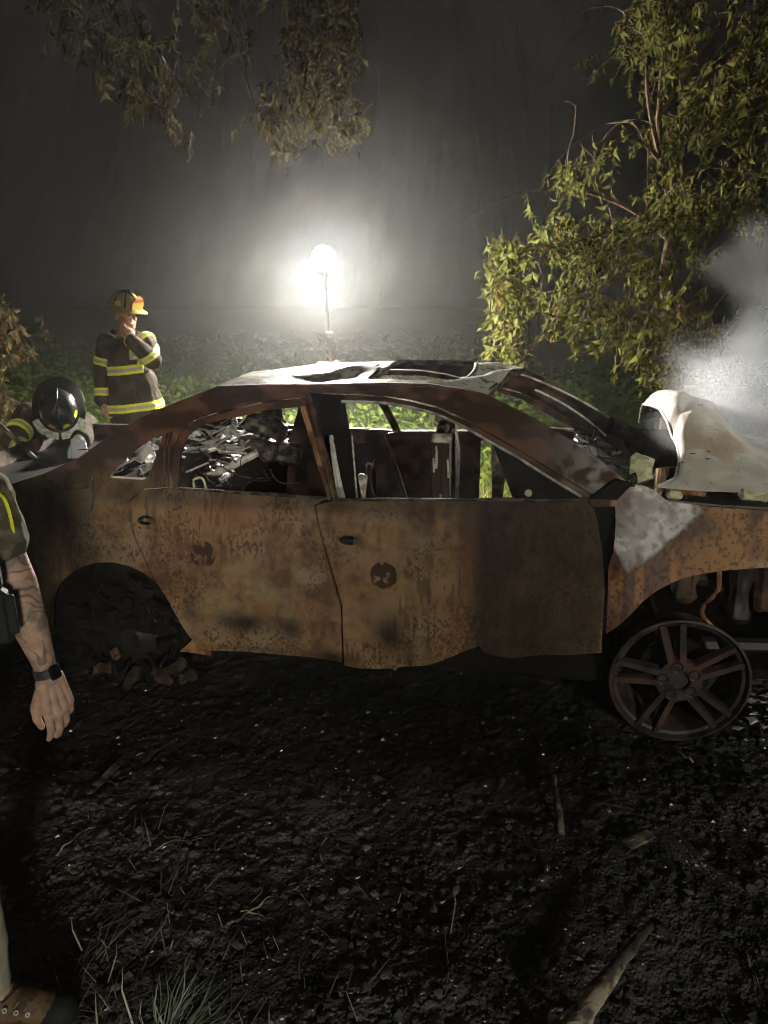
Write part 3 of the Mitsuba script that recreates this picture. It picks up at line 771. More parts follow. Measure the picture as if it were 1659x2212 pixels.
for k in range(70):
    a = cw(rng.uniform(-.25, .6), rng.uniform(.3, 1.5), rng.uniform(1.0, 1.16))
    d = rng.normal(size=3) * [.10, .08, .03]
    wi.append(tube(bend([a, a + d * .5 + rng.normal(size=3) * .03, a + d], 8), rng.uniform(.002, .005), 5))
part('shelf_flakes', cat_mesh(fl_), 'pale_metal', kind='stuff', label='pale burnt flakes on the rear shelf')
part('shelf_wires', cat_mesh(wi), 'burnt_steel', kind='stuff')
part('seat_bar', tube(bend([cw(.13, .52, .94), cw(.36, .60, 1.025), cw(.55, .68, 1.115)], 10), .020, 9), 'pale_metal', label='grey round bar slanting behind the rear window')
part('seat_hook', tube(bend([cw(.345, .30, .98), cw(.335, .30, 1.06), cw(.37, .31, 1.07), cw(.39, .32, .98)], 12), .006, 6), 'bracket_paint')
for k, (a, b, c_, d) in enumerate(((.50, .85, 1.10, .20), (.62, .95, 1.05, .15), (.46, 1.15, 1.16, .22))):
    g = rbox(d, .16, .10, .02)
    for _ in range(3):
        g = g.subdivide()
    part('seat_frame_end', place(wobble(g, .05, 11, k + 20), cw(a, b, c_), x=np.r_[CU, -.4], z=[.3, 0, 1]), 'burnt_steel')
slab([(-.75, .32), (1.05, .32), (1.05, .98), (.2, 1.02), (-.75, .95)], 1.52, 'char_matte', 'inner_side_panel', .02)
slab([(-.75, .32), (1.0, .32), (1.0, .80), (-.75, .90)], .45, 'char_matte', 'inner_side_panel', .02)
# rear seat back and burnt front seat frames
slab([(.56, .42), (.92, .42), (.90, 1.20), (.80, 1.40), (.70, 1.36), (.62, 1.10)], 1.05, 'rust_dark', 'seat_back_panel', .03, .04, dents(.03, 4, 3))


def seat(s0, v0, n, tilt=.0, dark='char'):
    """A burnt seat back: side rails, cross plates and spring wires."""
    r = []
    w = .42
    for k in (0, w):
        r.append(tube(bend([cw(s0 + .02, v0 + k, .55), cw(s0 + .03 + tilt * .4, v0 + k, .95), cw(s0 - .02 + tilt, v0 + k * .92 + .02, 1.25), cw(s0 - .01 + tilt, v0 + .1 + k * .5, 1.31)], 18), [.028] * 9 + [.022] * 9, 8))
    r.append(place(rbox(.030, w, .09, .008), cw(s0 - .01 + tilt, v0 + w / 2, 1.26), x=np.r_[CU, 0], z=[0, 0, 1]))
    r.append(place(rbox(.030, w, .30, .008), cw(s0 + .03, v0 + w / 2, .75), x=np.r_[CU, 0], z=[0, 0, 1]))
    k_ = part('front_seat' , cat_mesh(r), 'char', label=n)
    for i in range(2):
        add(k_ + '__headrest_post', tube([cw(s0 + tilt, v0 + .14 + .13 * i, 1.24), cw(s0 - .03 + tilt, v0 + .14 + .13 * i, 1.40)], .006, 6), 'pale_metal')
    add(k_ + '__spring_wires', cat_mesh([tube(bend([cw(s0 + .05 + .03 * math.sin(i), v0 + .03 + .05 * i, .62), cw(s0 + .07, v0 + .04 + .05 * i, .9), cw(s0 + .02 + tilt, v0 + .03 + .05 * i, 1.22)], 10), .003, 5) for i in range(8)]), 'pale_metal', kind='stuff')
    add(k_ + '__seat_side', cat_mesh([place(rbox(.09, .012, .52, .005), cw(s0 + .02 + tilt * .5, v0 - .012, .98), x=np.r_[CU, 0], z=[-.03, 0, 1])]), 'char')
    drips = []
    for i in range(9):
        a = cw(s0 + rng.uniform(-.05, .06) + tilt * .5, v0 - .026, rng.uniform(.86, 1.24))
        drips.append(tube([a, a + [rng.normal() * .006, 0, -rng.uniform(.02, .12)]], rng.uniform(.003, .009), 5))
    drips.append(place(rbox(.10, .05, .05, .012), cw(s0 - .005 + tilt, v0 + .0, 1.255), x=np.r_[CU, .2], z=[0, 0, 1]))
    drips.append(place(rbox(.05, .10, .03, .008), cw(s0 - .0 + tilt, v0 + .06, 1.295), x=np.r_[CU, .2], z=[0, 0, 1]))
    add(k_ + '__melted_trim', cat_mesh(drips), 'pale_metal', kind='stuff', label='whitish melted drips on the seat back')
    return k_


seat(1.50, .55, 'black burnt seat back with white melted drips', .05)
seat(1.52, 1.08, 'second burnt seat back behind the first')
k_ = part('seat_buckle', cat_mesh([place(rbox(.05, .03, .16, .01), cw(1.145, .50, .99), x=np.r_[CU, 0], z=[.12, 0, 1]), place(rbox(.09, .05, .03, .01), cw(1.125, .50, 1.045), x=np.r_[CU, 0], z=[0, 0, 1])]), 'pale_metal', label='pale seat bracket with a wire loop in the front window')
add(k_ + '__wire_loop', tube(bend([cw(1.12, .5, 1.03), cw(1.165, .5, 1.06), cw(1.18, .5, 1.125), cw(1.20, .5, 1.12), cw(1.19, .5, 1.07), cw(1.215, .5, 1.15), cw(1.19, .5, 1.06), cw(1.235, .5, .92)], 40), .006, 6), 'burnt_steel')

# ------------------------------------------------------------------ hood
RS = np.array([  # rows from the rear edge to the nose, each: (s, z) at the stations v
    [(2.51, 1.150), (2.610, 1.181), (2.650, 1.240), (2.655, 1.270), (2.646, 1.323), (2.634, 1.366), (2.620, 1.315), (2.66, 1.16)],
    [(2.60, 1.145), (2.640, 1.195), (2.675, 1.265), (2.69, 1.300), (2.715, 1.385), (2.728, 1.455), (2.70, 1.400), (2.74, 1.19)],
    [(2.717, 1.141), (2.735, 1.190), (2.755, 1.255), (2.77, 1.300), (2.80, 1.395), (2.81, 1.440), (2.81, 1.385), (2.84, 1.19)],
    [(2.83, 1.142), (2.84, 1.185), (2.86, 1.240), (2.87, 1.280), (2.89, 1.365), (2.90, 1.402), (2.91, 1.345), (2.93, 1.17)],
    [(2.983, 1.144), (2.985, 1.172), (2.99, 1.205), (2.99, 1.228), (2.99, 1.275), (3.0, 1.296), (3.01, 1.26), (3.02, 1.15)],
    [(3.18, 1.135), (3.18, 1.142), (3.18, 1.150), (3.18, 1.155), (3.18, 1.163), (3.185, 1.168), (3.2, 1.160), (3.2, 1.12)],
    [(3.6, 1.06), (3.6, 1.075), (3.6, 1.085), (3.6, 1.09), (3.6, 1.10), (3.6, 1.10), (3.6, 1.09), (3.6, 1.05)]])
VS = np.array([.19, .28, .42, .52, .72, .95, 1.30, 1.58])
from scipy.interpolate import PchipInterpolator
na, nb = 90, 80
va = np.linspace(VS[0], VS[-1], nb)
rows = np.array([.35 * PchipInterpolator(VS, r)(va) + .65 * np.stack([np.interp(va, VS, r[:, k]) for k in (0, 1)], -1) for r in RS])
ra = np.array([0, .9, 2, 3, 4, 5.2, 7])
hs = PchipInterpolator(ra, rows)(np.linspace(0, 7, na))
S_, Z_ = hs[..., 0], hs[..., 1]
V_ = np.broadcast_to(va, S_.shape)
n_ = meshkit.fbm(np.stack([S_ * 5, V_ * 5, 0 * S_], -1), 3, 16) - .5
edge = np.clip((V_ - VS[0]) / .1, 0, 1)
Z_ = Z_ + .035 * n_ * edge
cr = np.abs((S_ - 2.80) - .45 * (V_ - .95))
Z_ = Z_ - .014 * np.clip(1 - cr / .05, 0, 1) * edge
P3 = cw(S_, V_, Z_).reshape(-1, 3)
ids = np.arange(na * nb).reshape(na, nb)
qd = np.stack([ids[:-1, :-1], ids[1:, :-1], ids[1:, 1:], ids[:-1, 1:]], -1).reshape(-1, 4)
hd = part('hood', (P3, qd), 'hood_ash', smooth=True, label='buckled pale hood standing up at its rear edge, stained brown')
inner = ids[4:-4, 5:-5]
qi = np.stack([inner[:-1, :-1], inner[1:, :-1], inner[1:, 1:], inner[:-1, 1:]], -1).reshape(-1, 4)
add(hd + '__underside', (P3 - [0, 0, .018], qi), 'burnt_steel', smooth=True)
add(hd + '__rear_edge', tube(P3.reshape(na, nb, 3)[0], .006, 6), 'pale_metal')
sc_ = []
for k in range(9):
    i, j = rng.integers(5, na - 30), rng.integers(3, nb - 20)
    sc_.append(place(wobble(rbox(rng.uniform(.010, .022), rng.uniform(.004, .008), .003, .001).subdivide(), .003, 90, k), P3.reshape(na, nb, 3)[i, j] + [0, -.002, .003], rotz=rng.normal() * .5))
add(hd + '__flakes', cat_mesh(sc_), 'char', kind='stuff', label='black flakes lying on the hood')

# ------------------------------------------------------------------ wheels


def wheel(c, R, name, spokes=True, mirror=1, mat='rim_metal'):
    """A bare alloy rim: barrel, lip, five split spokes, bolts. Its outer face looks at the near side."""
    axis, xx = -np.r_[CN, 0] * mirror, np.r_[CU, 0]
    key = f'{CAR}__{name}'
    prof = [(R, -.0), (R * 1.0, .012), (R * .965, .014), (R * .94, .0), (R * .90, -.02), (R * .82, -.06), (R * .75, -.16), (R * .80, -.18), (R * .82, -.19), (R * .81, -.195), (R * .73, -.17), (R * .79, -.06), (R * .88, -.01), (R, -.0)]
    k = add(key, place(lathe(prof, 72), c, x=xx, z=axis), mat, smooth=30)
    if not spokes:
        return k
    for q in range(5):
        th = math.radians(90 + 12 + 72 * q)
        for sgn in (-1, 1):
            r0, r1 = R * .16, R * .93
            t0, t1 = th + sgn * .42, th + sgn * .155
            p0, p1 = np.array([math.cos(t0) * r0, math.sin(t0) * r0]), np.array([math.cos(t1) * r1, math.sin(t1) * r1])
            d = unit(p1 - p0)
            nn = np.array([-d[1], d[0]])
            pts = []
            for p_, w, zt, zb in ((p0, .024, .005, -.035), (p1, .021, .006, -.02)):
                for sg_ in (-1, 1):
                    pts += [[*(p_ + nn * w * sg_), zb], [*(p_ + nn * w * sg_ * .55), zt]]
            add(k + '__spoke', place(trimesh.convex.convex_hull(np.array(pts)), c, x=xx, z=axis), mat, smooth=False)
        a = math.radians(90 + 12 + 72 * q)
        bp = np.array([math.cos(a), math.sin(a)]) * R * .235
        g = lathe([(0, .002), (.012, .002), (.014, -.004), (.020, .008), (.026, .010), (.028, -.02)], 18)
        g.vertices += [*bp, 0]
        add(k + '__lug_nut', place(g, c, x=xx, z=axis), 'char', smooth=30)
    add(k + '__hub', place(lathe([(0, -.012), (.045, -.012), (.052, .002), (R * .33, .004), (R * .35, -.03), (0, -.05)], 30), c, x=xx, z=axis), mat, smooth=30)
    add(k + '__brake_disc', place(lathe([(0, -.10), (.16, -.10), (.16, -.125), (0, -.125)], 40), c, x=xx, z=axis), 'char_matte', smooth=30)
    return k


fwk = wheel(cw(2.668, -.01, .318), .302, 'wheel')
labels[fwk] = {'label': 'bare front alloy wheel with five split spokes'}
wheel(cw(2.668 + SH, 1.79, .318), .302, 'wheel', True, -1)
rw = wheel(cw(0, .15, .25), .24, 'wheel', False, 1, 'char_matte')
add(rw + '__drum', place(wobble(lathe([(0, .0), (.05, .01), (.07, -.01), (.15, -.02), (.19, -.06), (.19, -.12), (0, -.12)], 30), .02, 14, 4), cw(0, .13, .25), x=np.r_[CU, 0], z=-np.r_[CN, 0]), 'char')
labels[rw] = {'label': 'sooty rear wheel under the arch'}
wheel(cw(SH, 1.74, .30), .285, 'wheel', True, -1)
ms = []
for k in range(110):   # what is left of the rear tyre
    a = rng.uniform(0, 2 * math.pi)
    q_ = rng.uniform(.45, 1.12)
    c = cw(.30 * math.cos(a) * q_, rng.uniform(.08, .2), max(.06, .25 + .25 * math.sin(a) * q_))
    ms.append(place(wobble(rbox(rng.uniform(.04, .12), rng.uniform(.03, .07), .02, .006).subdivide(), .02, 25, k), c, x=rng.normal(size=3), z=rng.normal(size=3)))
part('tyre_remains', cat_mesh(ms), 'char_matte', kind='stuff', label='charred remains of the rear tyre')
for k, (s_, z_, w_) in enumerate(((-.12, .12, .10), (.02, .06, .12), (.17, .07, .16), (.27, .16, .12), (-.05, .2, .06), (.31, .08, .09))):
    part('rusty_scrap', place(wobble(rbox(w_, .05, .012, .004).subdivide().subdivide().subdivide(), .026, 22, k + 60), cw(s_, .02 + .03 * (k % 3), z_), x=[math.cos(k * 1.3), .2, math.sin(k * 1.3)], z=[-.2, -.7, .6]), 'rust_dark')
ap = np.array([(.355 * math.cos(a), .355 + .355 * math.sin(a)) for a in np.linspace(-.1, math.pi + .1, 26)])
wl = np.concatenate([cw(ap[:, 0], .05, ap[:, 1]), cw(ap[:, 0], .42, ap[:, 1])])
part('wheel_house', (wl, np.array([[i, i + 1, i + 27, i + 26] for i in range(25)])), 'char_matte', smooth=True)
pw, fw_ = grid_fill(sg.Point(0, .355).buffer(.37), .06)
part('wheel_house', trimesh.Trimesh(cw(pw[:, 0], .42, pw[:, 1]), fw_, process=False), 'char_matte', smooth=True)
slab([(.30, .24), (.47, .24), (.46, .30), (.40, .34), (.36, .30)], .03, 'rust_orange', 'sill_corner', .01, .02, dents(.02, 9, 3), label='torn rusty corner of the sill behind the rear wheel')

# ================================================================== work lamp on its mast
LK = 'work_light'
tag(LK, 'glaring white work lamp on a thin mast with a red base, standing in the crop', 'work light')
lx, ly, lz = LAMP
base = gz(lx, ly)[0]
aim = unit(np.array([0.12, -1.0, -.30]))
lens = lathe([(.118, .0), (.06, .001), (0, .0015)], 32)
key = f'{LK}__lens'
scene[key] = {**mikit.ply(place(lens, LAMP + aim * .02, z=aim), 'pole_metal', smooth=30), 'emitter': {'type': 'area', 'radiance': {'type': 'rgb', 'value': [LAMP_RADIANCE, LAMP_RADIANCE * .95, LAMP_RADIANCE * .83]}}}
add(f'{LK}__housing', place(lathe([(0, -.10), (.07, -.10), (.10, -.05), (.125, -.01), (.127, .036), (.120, .036), (.119, -.006), (0, -.006)], 32), LAMP + aim * .02, z=aim), 'lamp_housing')
aim2 = unit(np.array([-.30, .80, -.72]))  # second head, added and unseen, to light the field behind the mast
key = f'{LK}__added_field_lens'
scene[key] = {**mikit.ply(place(lathe([(.062, .0), (.03, .001), (0, .0015)], 24), LAMP + [0, .16, -.10] + aim2 * .02, z=aim2), 'pole_metal', smooth=30), 'emitter': {'type': 'area', 'radiance': {'type': 'rgb', 'value': [LAMP_RADIANCE * 2.2, LAMP_RADIANCE * 2.1, LAMP_RADIANCE * 1.85]}}}
add(f'{LK}__added_field_housing', place(lathe([(0, -.06), (.04, -.06), (.066, -.01), (.068, .022), (.064, .022), (.063, -.004), (0, -.004)], 24), LAMP + [0, .16, -.10] + aim2 * .02, z=aim2), 'lamp_housing')
add(f'{LK}__bracket', place(rbox(.05, .05, .16, .01), LAMP - aim * .1 + [0, 0, -.08], z=[0, 0, 1]), 'lamp_housing')
add(f'{LK}__mast', cat_mesh([tube([[lx + .042, ly + .1, 1.15], [lx, ly + .1, lz - .02]], .010, 8), tube([[lx + .075, ly + .1, base + .1], [lx + .038, ly + .1, 1.35]], .016, 8), place(rbox(.07, .05, .05, .01), [lx + .036, ly + .1, 1.40])]), 'pole_metal')
add(f'{LK}__battery_base', cat_mesh([place(rbox(.20, .12, .07, .02), [lx + .0, ly + .1, 1.10]), place(rbox(.06, .10, .09, .02), [lx + .10, ly + .08, 1.11]), place(rbox(.16, .12, .30, .03), [lx + .06, ly + .1, .93])]), 'red_plastic', label='red battery base on the mast')
for k in range(3):
    a = 2.1 * k + .5
    add(f'{LK}__leg', tube([[lx + .07, ly + .1, 1.0], [lx + .07 + .55 * math.cos(a), ly + .1 + .55 * math.sin(a), gz(lx + .55 * math.cos(a), ly + .55 * math.sin(a))[0]]], .011, 7), 'pole_metal')

# ================================================================== trees
def scatter_poly(poly, n):
    x0, z0, x1, z1 = poly.bounds
    q = rng.uniform([x0, z0], [x1, z1], (n * 6, 2))
    return q[shapely.contains_xy(poly, q[:, 0], q[:, 1])][:n]


# the near tree on the right: trunk, limbs, drooping scorched leaves
TK = 'tree'
tag(TK, 'small leafy tree with drooping yellow-green leaves to the right of the lamp, behind the hood', 'tree')
trunk = [(2.30, 6.05, -.1), (2.24, 6.03, .7), (2.207, 6, 1.283), (2.165, 6, 1.494), (2.111, 6, 1.835), (2.082, 6, 1.969), (2.088, 6, 2.165), (2.106, 6, 2.357), (2.064, 6, 2.514), (1.979, 6.02, 2.82), (1.94, 6.05, 3.1)]
add(TK + '__trunk', wobble(tube(bend(trunk, 40), np.linspace(.050, .018, 40), 9), .008, 12, 3), 'bark')
add(TK + '__trunk', wobble(tube(bend([(2.34, 6.0, -.1), (2.29, 6.0, .8), (2.255, 6.02, 1.3), (2.17, 6.03, 1.8), (2.14, 6.05, 2.2), (2.16, 6.06, 2.45)], 30), np.linspace(.035, .014, 30), 8), .006, 12, 5), 'bark')
limbs = [[(2.09, 6, 1.97), (2.037, 5.95, 2.01), (1.931, 5.9, 2.042), (1.701, 5.85, 1.971), (1.278, 5.75, 1.707), (.985, 5.7, 1.366)],
         [(2.10, 6, 2.38), (1.865, 5.9, 2.36), (1.409, 5.8, 2.227), (.878, 5.7, 2.116), (.783, 5.7, 1.971), (.76, 5.68, 1.75)],
         [(2.125, 6, 1.835), (2.238, 5.9, 1.768), (2.369, 5.85, 1.563), (2.42, 5.8, 1.35)],
         [(2.051, 6, 2.483), (2.126, 5.98, 2.969), (2.234, 5.9, 3.145), (2.48, 5.8, 3.231), (2.8, 5.8, 3.35)],
         [(1.98, 6.02, 2.80), (1.80, 5.9, 3.2), (1.72, 5.8, 3.5), (1.5, 5.75, 3.56)],
         [(2.08, 6, 2.25), (1.75, 6.2, 2.5), (1.3, 6.3, 2.62), (1.05, 6.3, 2.55)],
         [(2.05, 6, 2.5), (2.4, 6.2, 2.75), (2.75, 6.2, 2.7), (3.1, 6.1, 2.55)],
         [(2.12, 6, 1.75), (1.8, 5.8, 1.62), (1.4, 5.7, 1.42)],
         [(2.0, 6.02, 2.75), (1.7, 5.9, 2.9), (1.45, 5.8, 2.85)], [(1.95, 6.05, 3.05), (2.2, 6.0, 3.5), (2.5, 5.9, 3.9), (2.9, 5.8, 4.1)],
         [(1.95, 6.05, 3.05), (1.95, 6.1, 3.6), (1.9, 6.0, 4.0)]]
for b in limbs:
    add(TK + '__limb', tube(bend(b, 24), np.linspace(.020, .005, 24), 7), 'bark')
for k in range(34):
    b = bend(limbs[k % len(limbs)], 24)
    a0 = b[rng.integers(6, 22)]
    d = np.array([rng.normal() * .3 - .1, rng.normal() * .2 - .08, rng.normal() * .22 - .05])
    add(TK + '__branch', tube(bend([a0, a0 + d * .5 + [0, 0, .05], a0 + d + [0, 0, -.06]], 12), np.linspace(.008, .003, 12), 5), 'bark')
# bare bent vine above the leaves
add(TK + '__bare_twig', tube(bend([at_y(1225, 405, 5.9), at_y(1228, 330, 5.9), at_y(1240, 285, 5.9), at_y(1245, 232, 5.9), at_y(1222, 218, 5.9)], 24), .0045, 5), 'bark')
low = sg.Polygon([(1.06, 2.60), (1.334, 2.764), (1.52, 2.86), (1.85, 2.95), (2.2, 3.0), (2.95, 3.05), (3.0, 2.45), (2.62, 2.36), (2.36, 2.40), (2.28, 2.1), (2.40, 1.84), (2.40, 1.45), (2.1, 1.32), (1.937, 1.331), (1.25, 1.33), (.93, 1.36), (.80, 1.50),
                  (.90, 1.70), (.79, 1.80), (.735, 2.08), (.735, 2.21), (.98, 2.29), (1.0, 2.5)])
upp = sg.Polygon([(1.47, 3.53), (1.62, 3.44), (1.84, 3.38), (1.95, 3.24), (1.90, 2.98), (2.1, 2.95), (3.1, 3.0), (3.2, 4.3), (1.9, 4.3), (1.75, 3.75), (1.57, 3.62)])


def hanging(poly, ntwig, per, depth, y0, cola, colb, sz, droop_l, fwd=0.0):
    """Twigs hanging inside an outline with depth, each with its leaves pointing down."""
    q = scatter_poly(poly, ntwig)
    keep = meshkit.fbm(np.c_[q * 3.6, 0 * q[:, 0]], 2, 21) > .43
    q = q[keep]
    ly_ = y0 + rng.normal(size=len(q)) * depth
    P, A, Uv, Sz, tw = [], [], [], [], []
    for (x, z), y in zip(q, ly_):
        L = droop_l * rng.uniform(.5, 1.3)
        d = unit(np.array([rng.normal() * .5 - .15, rng.normal() * .5 - fwd, -.75 + rng.normal() * .35]))
        a = np.array([x, y, z])
        tw.append(tube([a - d * L * .35, a + [0, 0, .01], a + d * L * .65], [.0030, .0024, .0012], 3, cap=False))
        for t in rng.uniform(-.3, .68, per):
            p = a + d * L * t
            P.append(p)
            A.append(d * .5 + rng.normal(size=3) * [.6, .6, .4] + [0, 0, -.45])
            Uv.append(rng.normal(size=3) + [0, -.3, .5])
            Sz.append(sz * rng.uniform(.6, 1.35))
    n = len(P)
    hue = tint(n, cola, colb, .18)
    br = rng.random(n) < .06
    hue[br] = tint(br.sum(), np.array(cola) * [1.5, .9, .8], np.array(colb) * [1.15, .75, .8], .1)
    m, c = leaf_cloud(np.array(P), np.array(A), np.array(Uv), np.array(Sz), rng.uniform(.34, .6, n), hue, droop=.34, fold=.30)
    return m, c, cat_mesh(tw)


m, c, tw = hanging(low, 1250, 7, .32, 5.8, (.085, .095, .024), (.23, .235, .062), .070, .26)
add(TK + '__crown', m, 'leaf_tree', smooth=False, color=c, kind='stuff', label='drooping leaves on the lower limbs')
add(TK + '__twigs', tw, 'bark', smooth=False, kind='stuff')
m, c, tw = hanging(upp, 800, 9, .38, 5.8, (.10, .105, .028), (.22, .215, .07), .072, .22)
add(TK + '__crown', m, 'leaf_tree', smooth=False, color=c, kind='stuff', label='denser leaves of the upper right of the tree')
add(TK + '__twigs', tw, 'bark', smooth=False, kind='stuff')

# the tree overhead on the left: trunk outside the frame, foliage hanging into view
TK2 = 'tree_001'
tag(TK2, 'dim tall tree whose hanging foliage fills the upper left sky above the lamp', 'tree')
add(TK2 + '__trunk', tube(bend([(-4.75, 6.7, -.1), (-4.6, 6.6, 1.8), (-4.306, 6.459, 3.822), (-3.875, 6.315, 4.899)], 20), np.linspace(.16, .10, 20), 10), 'bark')
for b in ([(-4.306, 6.459, 3.822), (-3.301, 6.387, 4.396), (-2.153, 6.172, 4.468), (-1.292, 6.100, 4.181), (-1.041, 6.064, 3.607), (-0.933, 6.028, 3.176)], [(-3.875, 6.315, 4.899), (-2.153, 6.244, 5.042), (-0.861, 6.100, 4.684), (-0.574, 6.100, 3.966), (-0.517, 6.100, 3.392)],
          [(-3.301, 6.387, 4.396), (-2.296, 6.459, 3.966), (-1.722, 6.315, 3.535)], [(-2.153, 6.172, 4.468), (-1.579, 5.956, 4.253), (-1.364, 5.885, 3.679)], [(-0.861, 6.100, 4.684), (-0.287, 6.028, 4.325), (-0.179, 5.956, 3.822)]):
    add(TK2 + '__limb', tube(bend(b, 24), np.linspace(0.036, 0.008, 24), 7), 'bark')


def px_poly(pts, y):
    return sg.Polygon([tuple(at_y(a, b, y)[[0, 2]]) for a, b in pts])


pa = px_poly([(60, -140), (150, 90), (215, 200), (262, 240), (300, 232), (370, 280), (420, 285), (500, 282), (470, 215), (452, 175), (440, 90), (540, 60), (560, -140)], 6.1)
pb = px_poly([(560, -140), (600, 60), (625, 170), (580, 220), (572, 315), (600, 312), (640, 250), (700, 290), (800, 262), (770, 205), (745, 180), (770, 100), (790, 60), (720, -140)], 6.1)
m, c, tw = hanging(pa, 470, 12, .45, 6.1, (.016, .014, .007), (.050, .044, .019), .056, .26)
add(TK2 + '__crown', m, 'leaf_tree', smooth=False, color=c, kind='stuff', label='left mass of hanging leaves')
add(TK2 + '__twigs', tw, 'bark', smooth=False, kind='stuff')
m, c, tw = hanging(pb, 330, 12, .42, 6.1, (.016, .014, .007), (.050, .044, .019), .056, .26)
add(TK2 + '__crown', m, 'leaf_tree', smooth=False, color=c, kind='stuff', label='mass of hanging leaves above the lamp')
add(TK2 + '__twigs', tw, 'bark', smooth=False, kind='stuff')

# the shrub at the left edge
TK3 = 'shrub'
tag(TK3, 'dry brown shrub at the left edge, behind the crouching firefighter', 'shrub')
for b in ([(-3.3, 6.2, -.1), (-3.2, 6.15, .7), (-3.05, 6.1, 1.3)], [(-3.32, 6.2, 0), (-3.45, 6.2, .8), (-3.3, 6.1, 1.5)], [(-3.25, 6.2, .2), (-2.95, 6.1, .7), (-2.8, 6.05, 1.1)]):
    add(TK3 + '__stem', tube(bend(b, 16), np.linspace(.025, .008, 16), 7), 'bark')
ps_ = px_poly([(-420, 700), (-250, 620), (-90, 600), (0, 660), (45, 705), (60, 735), (85, 765), (95, 790), (70, 815), (80, 900), (40, 1000), (-100, 1100), (-420, 1000)], 6.1)
m, c, tw = hanging(ps_, 1300, 11, .3, 6.15, (.13, .105, .045), (.32, .25, .12), .06, .20)
add(TK3 + '__foliage', m, 'leaf_tree', smooth=False, color=c, kind='stuff')
add(TK3 + '__twigs', tw, 'bark', smooth=False, kind='stuff')


def far_tree(name, x, y, h, w, label, n=2600, seed=0):
    """A far tree: tapered trunk, limbs and a crown of many leaf clumps."""
    r = np.random.default_rng(seed)
    tag(name, label, 'tree', 'dark trees on the horizon')
    g = gz(x, y)[0] - .1
    add(name + '__trunk', tube(bend([(x, y, g), (x + .1, y, h * .4), (x - .1, y, h * .8)], 10), np.linspace(h * .022, h * .006, 10), 7), 'bark')
    nc = 26
    cc = np.stack([r.normal(size=nc) * w * .27, r.normal(size=nc) * w * .27, h * (.34 + .54 * r.random(nc))], -1)
    cc[:, :2] *= (1.15 - np.abs(cc[:, 2:3] / h - .5))
    rad = h * r.uniform(.07, .15, nc)
    k = r.integers(0, nc, n)
    d = unit(r.normal(size=(n, 3)))
    p = cc[k] + d * (rad[k] * r.uniform(.5, 1.05, n) ** .5)[:, None] + [x, y, g]
    t = r.random((n, 1))
    c = np.array([[.03, .04, .018]]) * (1 - t) + np.array([[.06, .075, .03]]) * t
    m, c = leaf_cloud(p, r.normal(size=(n, 3)), r.normal(size=(n, 3)) + [0, 0, .6], r.uniform(.16, .34, n) * h / 7, r.uniform(.6, .9, n), c)
    add(name + '__crown', m, 'leaf', smooth=False, color=c, kind='stuff')


FT = [(7.3, 25, 8.4, 2.6, 'tall dark tree on the horizon, left of the near tree'), (9.6, 24, 9.0, 3.4, 'tallest dark tree on the horizon, partly behind the near tree'),
      (12.0, 25, 8.2, 4.0, 'dark tree on the horizon hidden behind the near tree')]
for k, (x, y, h, w, l) in enumerate(FT):
    far_tree(f'distant_tree_{k:03d}' if k else 'distant_tree', x, y, h, w, l, seed=k + 5)
    labels[f'distant_tree_{k:03d}' if k else 'distant_tree'] = {'label': l, 'category': 'tree', 'group': 'dark trees on the horizon'}

# an added dark slope in place of the open night sky, hiding the horizon
ncol, nrow = 700, 16
wx = np.linspace(-46, 46, ncol)
wh = 22.0 + 1.5 * np.sin(wx * .05)
wt = np.linspace(0, 1, nrow)
WX, WT = np.meshgrid(wx, wt, indexing='ij')
WZ = wh[:, None] * WT ** 2.0 - .22
WY = 34 + 22 * WT + 1.6 * (meshkit.fbm(np.stack([WX * .6, WZ * .6, 0 * WX], -1), 3, 75) - .5)
ii = np.arange(ncol * nrow).reshape(ncol, nrow)
scene['backdrop_dark'] = prin((.023, .022, .023), .95, .05)
add('backdrop_slope', (np.stack([WX, WY, WZ], -1).reshape(-1, 3), np.stack([ii[:-1, :-1], ii[1:, :-1], ii[1:, 1:], ii[:-1, 1:]], -1).reshape(-1, 4)), 'backdrop_dark', smooth=True, label='added dark slope standing in for the night sky beyond the field', cat='wood', kind='stuff')

# added unseen wood behind the camera, shaped to keep low light off the field
n = 11000
x, y = rng.uniform(-13, 25, n), rng.uniform(-7.8, -5.0, n)
z = 3.95 + 1.3 * np.exp(-((x - 5.0) / 2.0) ** 2) + .25 * (-5.0 - y) + 10.2 * rng.random(n) + .25 * np.sin(x * 1.1)  # underside and gap shaped so the low light still reaches car and hood
m, c = leaf_cloud(np.stack([x, y, z], -1), rng.normal(size=(n, 3)), rng.normal(size=(n, 3)) + [0, 1.2, 0], rng.uniform(.6, 1.0, n), rng.uniform(.7, .95, n), tint(n, (.03, .045, .018), (.06, .08, .03)))
tk_ = cat_mesh([tube(bend([(a, -6.8 + .6 * math.sin(a), -.2), (a + .2, -6.8, 4), (a, -6.6, 9)], 10), np.linspace(.22, .10, 10), 8) for a in np.arange(-12, 25, 3.1)])
tag('added_shade_wood', 'added dark wood behind the viewer, out of view, shading the field and trees', 'wood', kind='stuff')
add('added_shade_wood__crowns', m, 'leaf', smooth=False, color=c, kind='stuff')
add('added_shade_wood__trunks', tk_, 'bark', kind='stuff')

# ================================================================== people
def man(m):
    return m3.Manifold(m3.Mesh(np.asarray(m.vertices, np.float32), np.asarray(m.faces, np.uint32)))


def unman(m):
    a = m.to_mesh()
    return trimesh.Trimesh(np.array(a.vert_properties[:, :3], float), np.array(a.tri_verts), process=False)


